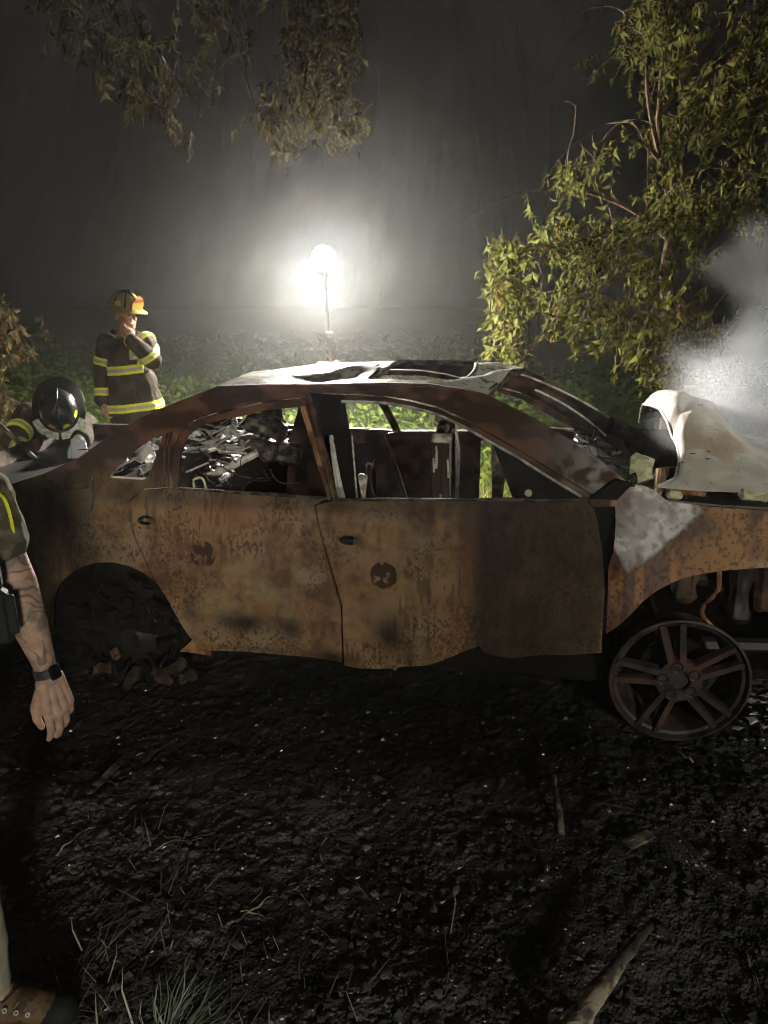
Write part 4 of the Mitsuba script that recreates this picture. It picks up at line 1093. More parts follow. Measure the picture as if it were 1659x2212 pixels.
def body(bones, cell=.02, it=8, grow=0.0, seg=14):
    """One continuous surface over bones ((a, ra), (b, rb), ...): hulls of spheres, joined and smoothed."""
    out = []
    for chain in bones:
        for (a, ra), (b, rb) in zip(chain[:-1], chain[1:]):
            s1 = m3.Manifold.sphere(ra + grow, seg).translate([float(x) for x in a])
            s2 = m3.Manifold.sphere(rb + grow, seg).translate([float(x) for x in b])
            out.append(m3.Manifold.batch_hull([s1, s2]))
    u = m3.Manifold.batch_boolean(out, m3.OpType.Add).refine_to_length(cell)
    m = unman(u)
    m.merge_vertices()
    if it:
        trimesh.smoothing.filter_taubin(m, lamb=.5, nu=.53, iterations=it)
    return m


def slab_cut(m, p, n, half):
    """The piece of a closed mesh between two parallel planes."""
    n = unit(n)
    d = float(np.dot(p, n))
    try:
        return unman(man(m).trim_by_plane([float(x) for x in n], d - half).trim_by_plane([float(-x) for x in n], -d - half))
    except Exception:
        return None


def hand(W, f, d, t, curl=(22, 32, 20), k=1.0, spread=.02):
    f = unit(f)
    t = unit(np.asarray(t, float) - f * (np.dot(t, f)))
    d = unit(np.asarray(d, float) - f * np.dot(d, f) - t * np.dot(d, t))
    W = np.asarray(W, float)
    offs = [.033, .011, -.011, -.031]
    K = [W + (f * l + t * o + d * h) * k for l, o, h in zip((.088, .093, .089, .080), offs, (-.002, .002, .001, -.004))]
    ch = []
    for i in range(4):
        ch.append([(W + t * offs[i] * .62 * k, .0185 * k), (K[i], .0128 * k)])
        if i < 3:
            ch.append([(K[i], .0128 * k), (K[i + 1], .0128 * k)])
            ch.append([(W + (f * .045 + t * offs[i] * .8 - d * .004) * k, .016 * k), (W + (f * .045 + t * offs[i + 1] * .8 - d * .004) * k, .016 * k)])
    for i, ls in enumerate(((.043, .025, .021), (.047, .029, .022), (.043, .027, .021), (.034, .020, .019))):
        p, a, c = K[i], math.radians(4 * i), []
        rr = ((.0112, .0098, .0088, .0072), (.0114, .010, .009, .0074), (.0110, .0096, .0086, .007), (.0098, .0086, .0076, .0064))[i]
        c.append((p, rr[0] * k))
        for j, l in enumerate(ls):
            a += math.radians(curl[j] * (1 + .10 * i))
            p = p + (f * math.cos(a) - d * math.sin(a) + t * (.5 - i / 3) * spread * 2) * l * k
            c.append((p, rr[j + 1] * k))
        ch.append(c)
    b0 = W + (f * .022 + t * .026 - d * .010) * k
    b1 = b0 + (f * .036 + t * .022 - d * .012) * k
    b2 = b1 + (f * .034 + t * .004 - d * .006) * k
    b3 = b2 + (f * .026 - t * .006 - d * .004) * k
    ch.append([(b0, .017 * k), (b1, .0135 * k), (b2, .0110 * k), (b3, .0085 * k)])
    return ch


def head(c, fwd, up):
    """Head bones: skull, jaw, nose, brow, ears round the centre c."""
    fwd, up = unit(fwd), unit(up)
    r = np.cross(fwd, up)
    c = np.asarray(c, float)
    q = lambda a, b, z: c + fwd * a + r * b + up * z
    return [[(q(-.02, 0, .035), .088), (q(.01, 0, .02), .082)], [(q(.0, 0, .0), .078), (q(.045, 0, -.075), .042)], [(q(.01, .03, -.05), .045), (q(.05, .012, -.088), .028)], [(q(.01, -.03, -.05), .045), (q(.05, -.012, -.088), .028)],
            [(q(.082, 0, .012), .010), (q(.108, 0, -.022), .013)], [(q(.07, .035, .03), .018), (q(.07, -.035, .03), .018)], [(q(.078, .022, -.058), .010), (q(.078, -.022, -.058), .010)],
            [(q(-.005, .085, .0), .012), (q(-.012, .088, -.03), .010)], [(q(-.005, -.085, .0), .012), (q(-.012, -.088, -.03), .010)], [(q(-.01, 0, -.06), .058), (q(-.03, 0, -.16), .058)]], q


def helmet(key, c, fwd, up, dome, brim, rib, shield, patches):
    """A fire helmet: ribbed dome, brim longer at the back, front shield, reflective patches."""
    fwd, up = unit(fwd), unit(up)
    fwd = unit(fwd - up * (fwd @ up))
    k = add(key, place(lathe([(.112, -.005), (.113, .02), (.106, .06), (.088, .095), (.055, .118), (.02, .126), (0, .127)], 36).apply_transform(np.diag([1.18, 1, 1, 1])), c, x=fwd, z=up), dome, smooth=40)
    a = np.linspace(0, 2 * math.pi, 64, endpoint=False)
    ro = np.stack([np.cos(a) * 1.18 * .113, np.sin(a) * .113], 1)
    ext = .048 + .055 * np.clip(-np.cos(a), 0, 1) ** 2
    oo = ro + unit(np.stack([np.cos(a), np.sin(a)], 1)) * ext[:, None]
    dz = -.012 - .035 * np.clip(-np.cos(a), 0, 1) ** 2 - .012 * np.abs(np.sin(a))
    V = np.concatenate([np.c_[ro, 0 * a + .012], np.c_[oo, dz + .004], np.c_[oo * 1.01, dz], np.c_[oo, dz - .004], np.c_[ro * .99, 0 * a - .006]])
    F = []
    for j in range(4):
        for i in range(64):
            F.append([i + 64 * j, (i + 1) % 64 + 64 * j, (i + 1) % 64 + 64 * (j + 1), i + 64 * (j + 1)])
    add(k + '__brim', place(trimesh.Trimesh(V, np.vstack([np.array(F)[:, [0, 1, 2]], np.array(F)[:, [0, 2, 3]]]), process=False), c, x=fwd, z=up), brim, smooth=40)
    for j in range(4):
        b = math.pi * j / 4
        pts = [[1.18 * .112 * math.cos(b) * math.cos(e), .112 * math.sin(b) * math.cos(e), .012 + .118 * math.sin(e)] for e in np.linspace(.05, math.pi - .05, 24)]
        add(k + '__rib', place(tube(pts, .0065 if j else .010, 6), c, x=fwd, z=up), rib)
    add(k + '__crest', place(rbox(.05, .018, .03, .006), np.asarray(c) + up * .132 + fwd * .03, x=fwd, z=up), rib)
    if shield:
        p = sg.Polygon([(-.048, 0), (-.055, .05), (-.03, .10), (0, .118), (.03, .10), (.055, .05), (.048, 0)])
        pl = trimesh.creation.extrude_polygon(p, .006, engine='earcut')
        zz = unit(fwd * .95 + up * -.1)
        M = np.eye(4)
        m = pl.copy()
        yy = unit(up * .95 + fwd * .18)
        xx = np.cross(yy, zz)
        m.vertices = pl.vertices @ np.stack([xx, yy, np.cross(xx, yy)]) + np.asarray(c) + fwd * .138 + up * .01
        kk = add(k + '__shield', m, shield, smooth=False)
        m2 = trimesh.creation.extrude_polygon(sg.box(-.034, .066, .034, .088), .004, engine='earcut')
        m2.vertices = m2.vertices @ np.stack([xx, yy, np.cross(xx, yy)]) + np.asarray(c) + fwd * .138 + up * .01 + zz * .0065
        add(kk + '__shield_band', m2, 'shield_red', smooth=False)
    for ang, e, w, mat in patches:
        n_ = 6
        V, F = [], []
        for iu in range(n_):
            for iv in range(n_):
                ph, el = ang + (iu / (n_ - 1) - .5) * w * (1.1 - .45 * iv / (n_ - 1)), e + iv / (n_ - 1) * .33
                V.append([1.18 * .116 * math.cos(ph) * math.cos(el), .116 * math.sin(ph) * math.cos(el), .010 + .122 * math.sin(el)])
        for iu in range(n_ - 1):
            for iv in range(n_ - 1):
                F.append([iu * n_ + iv, (iu + 1) * n_ + iv, (iu + 1) * n_ + iv + 1, iu * n_ + iv + 1])
        F = np.array(F)
        add(k + '__reflective_patch', place(trimesh.Trimesh(np.array(V), np.vstack([F[:, [0, 1, 2]], F[:, [0, 2, 3]]]), process=False), c, x=fwd, z=up), mat, smooth=True)
    return k


def band(owner, jacket_big, p, n, half=.035, name='reflective_band'):
    """A yellow reflective band with a silver stripe, lying on a garment."""
    m = slab_cut(jacket_big[0], p, n, half)
    m2 = slab_cut(jacket_big[1], p, n, half * .36)
    if m is None or len(m.faces) == 0:
        return
    k = add(f'{owner}__{name}', m, 'tape_yellow', smooth=40)
    if m2 is not None and len(m2.faces):
        add(k + '__stripe', m2, 'tape_silver', smooth=40)


# ---- the standing firefighter
P1 = 'person'
tag(P1, 'standing firefighter in dark coat with yellow reflective bands and one hand raised to the chin', 'person')
fx = np.array([.72, -.69, 0])
g0 = gz(-2.1, 6.4)[0]
hb, q1 = head([-2.075, 6.38, 1.675], [.80, -.58, -.12], [.08, 0, 1])
armR = [(-2.275, 6.42, 1.445), (-2.345, 6.44, 1.20), (-2.335, 6.34, .985)]
armL = [(-1.945, 6.38, 1.455), (-1.865, 6.27, 1.33), (-1.985, 6.17, 1.49)]
torso = [[((-2.11, 6.42, .86), .135), ((-2.11, 6.41, 1.10), .135), ((-2.11, 6.40, 1.36), .13)], [((-2.26, 6.42, 1.40), .085), ((-1.97, 6.39, 1.41), .085)], [((-2.185, 6.42, .88), .12), ((-2.03, 6.41, .88), .12)], [((-2.19, 6.42, 1.25), .11), ((-2.03, 6.40, 1.25), .11)], [((-2.11, 6.41, 1.40), .09), ((-2.085, 6.40, 1.53), .065)]]
legs = [[((-2.20, 6.42, .85), .10), ((-2.22, 6.40, .48), .07), ((-2.23, 6.43, .09 + g0), .05), ((-2.22, 6.30, .05 + g0), .045)], [((-2.03, 6.42, .85), .10), ((-2.01, 6.38, .48), .07), ((-2.00, 6.41, .09 + g0), .05), ((-1.96, 6.29, .05 + g0), .045)]]
arms = [[(armR[0], .06), (armR[1], .046), (armR[2], .032)], [(armL[0], .06), (armL[1], .046), (armL[2], .032)]]
hR = hand(armR[2], [.05, -.1, -1], [-.9, -.2, 0], [.3, -.9, 0], (25, 40, 30))
hL = hand(armL[2], [-.22, .02, .97], [.7, -.7, .2], [-.7, -.6, -.2], (30, 55, 40), .95)
m = body([*hb, *hR, *hL, *arms, *[[(a, r * .86) for a, r in c] for c in torso], *[[(a, r * .9) for a, r in c] for c in legs]], .016, 4)
add(P1 + '__body', m, 'skin', smooth=True)
for sg_ in (-1, 1):
    add(P1 + '__eye', place(trimesh.creation.icosphere(1, .011), q1(.080, .033 * sg_, .008)), 'eye', smooth=True)
jb = [*torso, [(armR[0], .085), (armR[1], .072), (armR[2], .058)], [(armL[0], .088), (armL[1], .078), (armL[2], .056)], [((-2.11, 6.42, 1.15), .155), ((-2.11, 6.42, .88), .175)], [((-2.19, 6.42, 1.15), .125), ((-2.21, 6.43, .88), .145)], [((-2.02, 6.42, 1.15), .125), ((-1.99, 6.41, .88), .15)]]
jm = body(jb, .018, 6)
jm = unman(man(jm).trim_by_plane([0, 0, 1], .865).trim_by_plane([0, 0, -1], -1.56)) if True else jm
JK = add(P1 + '__jacket', wobble(jm, .010, 13, 4), 'gear_black', smooth=True)
big = [wobble(body(jb, .018, 6, .006), .010, 13, 4), wobble(body(jb, .018, 6, .009), .010, 13, 4)]


def keep_box(ms, lo, hi):
    """The part of the closed meshes inside a box."""
    lo, hi = np.array(lo, float), np.array(hi, float)
    bx = m3.Manifold.cube((hi - lo).tolist()).translate(lo.tolist())
    return [unman(man(m) ^ bx) for m in ms]


tor = keep_box(big, [-2.30, 6.1, .8], [-1.70, 6.8, 1.6])
tor_up = keep_box(big, [-2.27, 6.1, .8], [-1.96, 6.8, 1.6])
aR = keep_box(big, [-2.6, 6.2, .9], [-2.266, 6.7, 1.45])
band(JK, tor_up, [-2.1, 6.4, 1.245], [-.10, 0, 1], .036)
band(JK, tor, [-2.1, 6.4, .935], [-.10, .0, 1], .034)
band(JK, aR, np.array(armR[0]) * .42 + np.array(armR[1]) * .58, [.25, 0, 1], .032)
band(JK, aR, np.array(armR[1]) * .30 + np.array(armR[2]) * .70, [0, .3, 1], .032)
band(JK, keep_box(big, [-2.05, 6.0, 1.33], [-1.6, 6.7, 1.7]), np.array(armL[0]) * .80 + np.array(armL[1]) * .20 + [-.02, 0, .03], [.8, -.5, -.35], .032)
band(JK, keep_box(big, [-2.0, 6.0, 1.2], [-1.6, 6.34, 1.45]), np.array(armL[1]) * .8 + np.array(armL[2]) * .2, [-.45, -.3, .8], .028)
add(JK + '__collar', wobble(tube(bend([q1(-.06, .08, -.14), q1(-.08, 0, -.125), q1(-.06, -.08, -.14), q1(.04, -.075, -.165), q1(.07, -.02, -.18)], 24), .028, 9), .006, 20), 'gear_black', smooth=True)
tb = body([[(a, r * 1.12) for a, r in c[:3]] for c in legs] + [[((-2.11, 6.42, .84), .14), ((-2.11, 6.42, .92), .14)]], .025, 6)
TR = add(P1 + '__trousers', wobble(tb, .012, 11, 5), 'gear_black', smooth=True)
for c in legs:
    add(P1 + '__boot', body([[(c[2][0], .062), (c[3][0], .055)], [(c[2][0], .06), (np.array(c[2][0]) + [0, 0, .2], .066)]], .02, 4), 'helmet_black', smooth=True)
helmet(P1 + '__helmet', q1(-.005, 0, .055), [.80, -.58, -.16], [.16, -.06, 1], 'helmet_tan', 'helmet_tan', 'helmet_black', 'shield_yellow', [(2.4, .12, .5, 'tape_orange'), (1.3, .12, .5, 'tape_yellow'), (-1.3, .12, .5, 'tape_yellow')])

# ---- the firefighter bent over the trunk
P2 = 'person_001'
tag(P2, 'firefighter bent over the trunk, seen on top of a black helmet with pale brim marks', 'person')
C2 = np.array([-2.125, 4.98, 1.165])
up2, fw2 = unit([.30, -.86, .42]), unit([.10, -.40, -.90])
hb, q2 = head(C2 - up2 * .05, fw2, up2)
g2 = gz(-2.6, 5.8)[0]
aL = [(-2.12, 5.34, 1.0), (-2.02, 5.04, .95), (-1.885, 4.64, 1.035)]
aR2 = [(-2.44, 5.22, 1.08), (-2.44, 4.95, .96), (-2.27, 4.76, .93)]
to2 = [[((-2.24, 5.24, 1.06), .14), ((-2.42, 5.55, 1.02), .15), ((-2.56, 5.80, .93), .15)], [(aL[0], .085), (aR2[0], .09)], [((-2.2, 5.2, 1.08), .08), (C2 - up2 * .17, .065)], [((-2.48, 5.80, .88), .11), ((-2.66, 5.80, .88), .11)]]
lg2 = [[((-2.48, 5.82, .88), .10), ((-2.44, 5.76, .46), .072), ((-2.46, 5.92, .10 + g2), .05), ((-2.42, 5.80, .05 + g2), .045)], [((-2.68, 5.82, .88), .10), ((-2.68, 5.74, .46), .072), ((-2.72, 5.92, .10 + g2), .05), ((-2.70, 5.80, .05 + g2), .045)]]
hL = hand(aL[2], [.10, -.25, -.95], [.5, -.8, .3], [-.8, -.4, 0], (20, 35, 25), 1.05)
hR = hand(aR2[2], [.75, -.4, -.5], [-.2, -.5, .8], [-.4, -.8, 0], (40, 60, 45))
add(P2 + '__body', body([*hb, *hL, *hR, [(aL[0], .06), (aL[1], .045), (aL[2], .03)], [(aR2[0], .06), (aR2[1], .045), (aR2[2], .03)], *[[(a, r * .86) for a, r in c] for c in to2], *[[(a, r * .9) for a, r in c] for c in lg2]], .016, 4), 'skin', smooth=True)
jb = [*to2, [(aL[0], .088), (aL[1], .074), (np.array(aL[2]) + [0, .05, .005], .058)], [(aR2[0], .09), (aR2[1], .075), (np.array(aR2[2]) * .8 + np.array(aR2[1]) * .2, .058)]]
J2 = add(P2 + '__jacket', wobble(body(jb, .018, 6), .012, 12, 7), 'gear_black', smooth=True)
big = [wobble(body(jb, .018, 6, .006), .012, 12, 7), wobble(body(jb, .018, 6, .009), .012, 12, 7)]
band(J2, keep_box(big, [-2.7, 4.6, .7], [-2.33, 5.12, 1.2]), np.array(aR2[0]) * .35 + np.array(aR2[1]) * .65, np.array(aR2[1]) - aR2[0], .032)
band(J2, keep_box(big, [-2.7, 4.6, .7], [-2.20, 5.0, 1.2]), np.array(aR2[1]) * .4 + np.array(aR2[2]) * .6, np.array(aR2[2]) - aR2[1], .030)
band(J2, keep_box(big, [-2.75, 5.25, .7], [-2.1, 5.75, 1.25]), [-2.42, 5.5, 1.0], [-.5, .85, -.1], .034)
add(P2 + '__trousers', wobble(body([[(a, r * 1.14) for a, r in c[:3]] for c in lg2] + [[((-2.48, 5.82, .90), .12), ((-2.68, 5.82, .90), .12)]], .025, 6), .012, 11, 3), 'gear_black', smooth=True)
for c in lg2:
    add(P2 + '__boot', body([[(c[2][0], .062), (c[3][0], .055)], [(c[2][0], .06), (np.array(c[2][0]) + [0, 0, .2], .066)]], .02, 4), 'helmet_black', smooth=True)
GL = add(P2 + '__glove', body([[(a, r + .004) for a, r in c] for c in hL] + [[(aL[2], .036), (np.array(aL[2]) + [0, .05, .01], .042)]], .008, 3), 'glove_white', smooth=True, label='white glove reaching down to the trunk')
H2 = helmet(P2 + '__helmet', C2, fw2, up2, 'helmet_black', 'helmet_black', 'helmet_black', None,
            [(-.40, .10, .42, 'tape_orange'), (.40, .10, .42, 'tape_yellow'), (-1.25, .10, .42, 'tape_orange'), (1.25, .10, .42, 'tape_yellow'), (-2.2, .10, .4, 'tape_orange'), (2.2, .10, .4, 'white_patch')])
for s0, s1 in ((-1.2, -.06), (.06, 1.2)):     # pale reflective arcs on the front of the brim
    V, F = [], []
    for i, a in enumerate(np.linspace(s0, s1, 16)):
        for r_, h_ in ((.132, .010), (.176, -.006)):
            V.append([math.cos(a) * (r_ + .022), math.sin(a) * r_, h_ + .004 - .008 * abs(math.sin(a))])
    for i in range(15):
        F.append([2 * i, 2 * i + 2, 2 * i + 3, 2 * i + 1])
    add(H2 + '__brim_mark', place(trimesh.Trimesh(np.array(V), np.vstack([np.array(F)[:, [0, 1, 2]], np.array(F)[:, [0, 2, 3]]]), process=False), C2, x=unit(fw2 - up2 * (fw2 @ up2)), z=up2), 'white_patch', smooth=True, label='pale reflective arc on the helmet brim')
tag('hand_tool', 'wooden tool handle with a bright orange tip, held over the trunk by the bent firefighter', 'tool')
add('hand_tool__handle', tube([(-2.62, 5.02, 1.15), (-2.045, 4.50, .895)], .014, 8), 'wood')
add('hand_tool__tip', tube([(-2.045, 4.50, .895), (-2.010, 4.468, .879)], .019, 8), 'orange_plastic')

# ---- the officer at the left edge
P3_ = 'person_002'
tag(P3_, 'person at the left edge with a tattooed forearm, black watch, khaki trousers and brown boot', 'person')
eL, wL = np.array([-.998, 1.93, 1.262]), np.array([-.940, 1.90, .992])
sL = np.array([-1.085, 1.96, 1.50])
hb, q3 = head([-1.30, 1.98, 1.72], [.75, -.6, 0], [0, 0, 1])
to3 = [[((-1.30, 1.98, .98), .15), ((-1.30, 1.98, 1.40), .15)], [((-1.48, 2.0, 1.47), .07), (sL + [-.03, 0, -.02], .07)], [((-1.42, 1.99, 1.3), .11), ((-1.20, 1.97, 1.3), .10)], [((-1.30, 1.98, 1.48), .08), ((-1.30, 1.98, 1.60), .062)]]
lg3 = [[((-1.24, 1.86, .92), .105), ((-1.165, 1.72, .50), .075), ((-1.15, 1.665, .12), .05), ((-1.02, 1.655, .055), .045), ((-.93, 1.65, .05), .042)], [((-1.40, 2.02, .92), .105), ((-1.52, 2.08, .50), .075), ((-1.62, 2.15, .12), .05), ((-1.44, 2.12, .055), .045)]]
h3 = hand(wL + [.004, 0, -.012], [.20, -.06, -.97], [.78, -.62, .05], [-.62, -.78, -.05], (12, 24, 16), 1.08, .03)
mid = eL * .55 + wL * .45 + [-.004, 0, 0]
ar3 = [[(sL, .062), (eL * .35 + sL * .65, .056), (eL, .050), (mid, .0465), (eL * .2 + wL * .8, .033), (wL, .0265)], [(wL + [.012, -.010, 0], .0225), (wL + [-.012, .010, 0], .0225)], [(eL + [.006, -.006, -.05], .045), (mid + [-.012, .004, -.01], .036)]]
oR = [[((-1.50, 2.0, 1.48), .06), ((-1.58, 2.05, 1.2), .05), ((-1.50, 1.85, 1.05), .035)], *hand([-1.50, 1.85, 1.05], [.5, -.6, -.3], [-.3, -.3, .8], [.3, -.5, .5], (30, 40, 30))]
m = body([*hb, *[[(a, r * .88) for a, r in c] for c in to3], *[[(a, r * .88) for a, r in c[:4]] for c in lg3], *ar3, *oR, *h3], .0062, 7, seg=18)
add(P3_ + '__body', m, 'skin_tattoo', smooth=True, label='tattooed bare forearm and hand hanging down')
for sg_ in (-1, 1):
    add(P3_ + '__eye', place(trimesh.creation.icosphere(1, .011), q3(.080, .033 * sg_, .008)), 'eye', smooth=True)
add(P3_ + '__hair', body([[(q3(-.03, 0, .05), .090), (q3(.01, 0, .055), .086)]], .02, 3), 'gear_black', smooth=True)
sh = [*to3, [(sL, .082), (eL * .35 + sL * .65, .075), (eL * .50 + sL * .50, .072)], [((-1.50, 2.0, 1.48), .082), ((-1.53, 2.02, 1.34), .072)]]
SHT = add(P3_ + '__shirt', wobble(body(sh, .014, 6, .006), .010, 15, 9), 'uniform_olive', smooth=True)
sp = eL * .18 + sL * .82
add(SHT + '__sleeve_patch', place(rbox(.09, .08, .008, .002), sp + [.071, -.034, .012], x=[.1, -.2, 1], z=[.9, -.45, .1]), 'uniform_olive')
add(SHT + '__patch_edge', tube(bend([sp + [.060, -.07, .085], sp + [.082, -.045, .05], sp + [.088, -.04, .0], sp + [.090, -.04, -.045]], 16), .0045, 6), 'tape_yellow')
add(P3_ + '__trousers', wobble(body([[(a, r * (1.16 if i < 2 else 1.5)) for i, (a, r) in enumerate(c[:3])] for c in lg3] + [[((-1.24, 1.88, .93), .12), ((-1.38, 2.0, .93), .12)], [((-1.30, 1.96, .92), .14), ((-1.30, 1.98, 1.06), .15)]], .02, 6), .010, 12, 2), 'khaki', smooth=True)
bt = body([[((-1.16, 1.665, .075), .058), ((-1.03, 1.655, .07), .050), ((-.925, 1.648, .055), .046)], [((-1.16, 1.665, .07), .058), ((-1.155, 1.667, .19), .062)]], .012, 5)
bk = add(P3_ + '__boot', bt, 'boot_leather', smooth=True, label='brown lace-up boot')
add(bk + '__toe_cap', body([[((-.955, 1.65, .055), .049), ((-.925, 1.648, .054), .049)]], .01, 2), 'black_plastic', smooth=True)
add(bk + '__sole', place(rbox(.34, .105, .022, .008), [-1.03, 1.655, .012], x=[1, -.03, 0], z=[0, 0, 1]), 'black_plastic')
for i in range(4):
    add(bk + '__eyelet', place(lathe([(.003, 0), (.007, 0), (.007, .003), (.003, .003), (.003, 0)], 12), [-1.09 + .03 * i, 1.604 + .002 * i, .115 - .010 * i], z=[.2, -.75, .6]), 'pole_metal')
    add(bk + '__lace', tube([[-1.10 + .03 * i, 1.612, .125 - .01 * i], [-1.075 + .03 * i, 1.655, .135 - .01 * i], [-1.09 + .03 * i, 1.70, .12 - .01 * i]], .003, 5), 'wood')
add(P3_ + '__boot', body([[((-1.63, 2.15, .075), .058), ((-1.50, 2.13, .07), .050), ((-1.40, 2.115, .055), .046)], [((-1.63, 2.15, .07), .058), ((-1.625, 2.15, .19), .062)]], .02, 5), 'boot_leather', smooth=True)
wa = unit(wL - eL)
wd = unit(np.array([.85, -.50, 0]) - wa * (np.array([.85, -.50, 0]) @ wa))
ring = lathe([(.0305, -.0125), (.0335, -.012), (.0335, .012), (.0305, .0125), (.0305, -.0125)], 36)
wk = add(P3_ + '__watch', place(ring.apply_transform(np.diag([1.16, 1.0, 1, 1])), wL + wa * -.014, x=wd, z=wa), 'watch_strap', smooth=30, label='black smart watch with dark strap')
add(wk + '__case', place(rbox(.040, .034, .012, .005), wL - wa * .014 + wd * .040, x=wa, z=wd), 'dark_glass')
RD = 'radio'
tag(RD, 'black hand radio with a small blue light, worn at the hip beside the tattooed arm', 'radio')
rc = np.array([-.985, 1.79, 1.265])
add(RD + '__case', place(rbox(.075, .05, .15, .012), rc + [-.012, 0, -.035], rotz=.3), 'black_plastic')
add(RD + '__head', place(rbox(.058, .045, .075, .012), rc + [-.012, 0, .075], rotz=.3), 'black_plastic')
add(RD + '__clip', place(rbox(.03, .012, .11, .004), rc + [.028, .0, -.03], rotz=.3), 'black_plastic')
add(RD + '__knob', place(lathe([(0, .02), (.009, .018), (.010, 0), (0, 0)], 14), rc + [.004, -.005, .112], z=[0, 0, 1]), 'black_plastic')
add(RD + '__light', place(trimesh.creation.icosphere(2, .006), rc + [-.012, -.026, .07]), 'blue_lens', smooth=True)
add(RD + '__hanger', tube(bend([rc + [-.03, .01, .10], rc + [-.10, .05, .08], [-1.20, 1.86, 1.25]], 10), .010, 7), 'black_plastic')

# ================================================================== what lies on the ground
n = 11000
x, y = rng.uniform(-1.9, 2.3, n), 1.45 + 2.6 * rng.random(n) ** 1.3
ic = trimesh.creation.icosahedron()
sz = .0025 + .014 * rng.random(n) ** 5
keep = ~in_car(x, y, -.25)
x, y, sz = x[keep], y[keep], sz[keep]
zc = gz(x, y)
V = ic.vertices[None] * (1 + .35 * rng.normal(size=(len(x), 12, 1))) * sz[:, None, None] * np.array([1.2, 1, .7]) + np.stack([x, y, zc + sz * .3], -1)[:, None]
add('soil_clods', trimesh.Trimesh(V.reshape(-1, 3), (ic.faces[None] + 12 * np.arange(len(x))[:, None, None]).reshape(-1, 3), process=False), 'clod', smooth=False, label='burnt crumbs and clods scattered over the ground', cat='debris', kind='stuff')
# pale foam and ash by the front wheel, plus tiny chips as painted glints
n = 220
x, y = rng.normal(2.02, .20, n), rng.normal(3.05, .32, n)
sz = .005 + .016 * rng.random(n) ** 3
zc = gz(x, y)
x2, y2 = rng.uniform(-.9, 2.1, 520), 1.6 + 1.6 * rng.random(520)
k2 = rng.random(520) < (meshkit.fbm(np.c_[x2 * 2.6, y2 * 2.6, 0 * x2], 3, 9) > .56) * np.clip((x2 + 1.1) / 2.6, .05, 1) * np.clip((2.9 - y2 + .2 * x2) / .2, 0, 1)
x, y, sz = np.r_[x, x2[k2]], np.r_[y, y2[k2]], np.r_[sz, rng.uniform(.0012, .0034, k2.sum())]
n, zc = len(x), gz(x, y)
V = ic.vertices[None] * (1 + .5 * rng.normal(size=(n, 12, 1))) * sz[:, None, None] * np.array([1.6, 1.2, .35]) + np.stack([x, y, zc + .003], -1)[:, None]
add('ash_and_glints', trimesh.Trimesh(V.reshape(-1, 3), (ic.faces[None] + 12 * np.arange(n)[:, None, None]).reshape(-1, 3), process=False), 'pale_metal', smooth=False, label='pale ash flakes beside the front wheel, with tiny pale chips standing in for wet glints', cat='ash', kind='stuff')
# dry grass at the bottom left
n = 230
x = -1.0 + rng.gamma(1.8, .20, n)
y = 1.52 + np.abs(rng.normal(size=n)) * .42
b = np.stack([x, y, gz(x, y) + .004], -1)
ang = rng.normal(.95, 1.0, n)
L = rng.uniform(.04, .17, n)
up_ = np.where(rng.random(n) < .22, rng.random(n) * .09, rng.random(n) ** 2 * .022)
t_ = b + np.stack([np.cos(ang) * L, np.sin(ang) * L, .006 + up_], -1)
m, c = blades(b, t_, rng.uniform(.0018, .0055, n), tint(n, (.04, .04, .034), (.32, .32, .26), .25), rng.normal(size=(n, 3)) * [.016, .016, .005] + [0, 0, .010])
n = 46
b2 = np.stack([-.62 + rng.normal(size=n) * .035, 1.60 + rng.normal(size=n) * .03, np.full(n, .0)], -1)
b2[:, 2] = gz(b2[:, 0], b2[:, 1])
t2 = b2 + np.stack([rng.uniform(-.05, .17, n), rng.uniform(.0, .17, n), rng.uniform(.03, .13, n)], -1)
m2, c2_ = blades(b2, t2, rng.uniform(.003, .007, n), tint(n, (.16, .19, .13), (.42, .46, .38), .15), rng.normal(size=(n, 3)) * .012)
add('dry_grass', cat_mesh([m, m2]), 'straw', smooth=False, color=np.concatenate([c, c2_]), label='trampled dry grass blades at the bottom left beside the boot', cat='dry grass', kind='stuff')


def ground_path(pts, lift):
    p = bend([(a, b, 0) for a, b in pts], 22)
    p[:, 2] = gz(p[:, 0], p[:, 1]) + lift
    return p


p = bend([(.50, 1.56, .05), (.60, 1.66, .06), (.72, 1.78, .075), (.84, 1.90, .06)], 30)
p[:, 2] += .015 + np.linspace(0, .02, 30)
st = wobble(tube(p, np.linspace(.036, .012, 30), 18), .008, 30, 4)
scene['pale_wood'] = bumped(mikit.proc(lambda p, n, uv: mix(mix((.15, .13, .115), (.62, .54, .43), ss(.32, .58, fbm(p.x * 26, p.y * 20, p.z * 30, 4))), (.045, .04, .038), .85 * ss(1.72, 1.86, p.y + .08 * fbm(p.x * 30, p.y * 30, 1., 2)))), lambda p, n, uv: fbm(p.x * 60, p.y * 90, p.z * 60, 3), .006, rough=.8, spec=.2)
add('stick', st, 'pale_wood', smooth=True, label='thick charred stick at the bottom right, pointing away', cat='stick')
q = bend([(.665, 2.36, .02), (.675, 2.43, .06), (.68, 2.55, .09), (.70, 2.66, .085)], 24)
add('stick_001', wobble(tube(q, np.linspace(.014, .009, 24), 10), .006, 40, 2), 'wood', smooth=True, label='short broken stick standing out of the soil right of the middle', cat='stick')


def gpx(px_, py_):
    a, b = (px_ - 829.5) / F_PX, -(py_ - 1106.0) / F_PX
    d = np.array([a, math.cos(PITCH) + b * math.sin(PITCH), -math.sin(PITCH) + b * math.cos(PITCH)])
    return (CAM + d * (-(CAM[2] - .03) / d[2]))[:2]


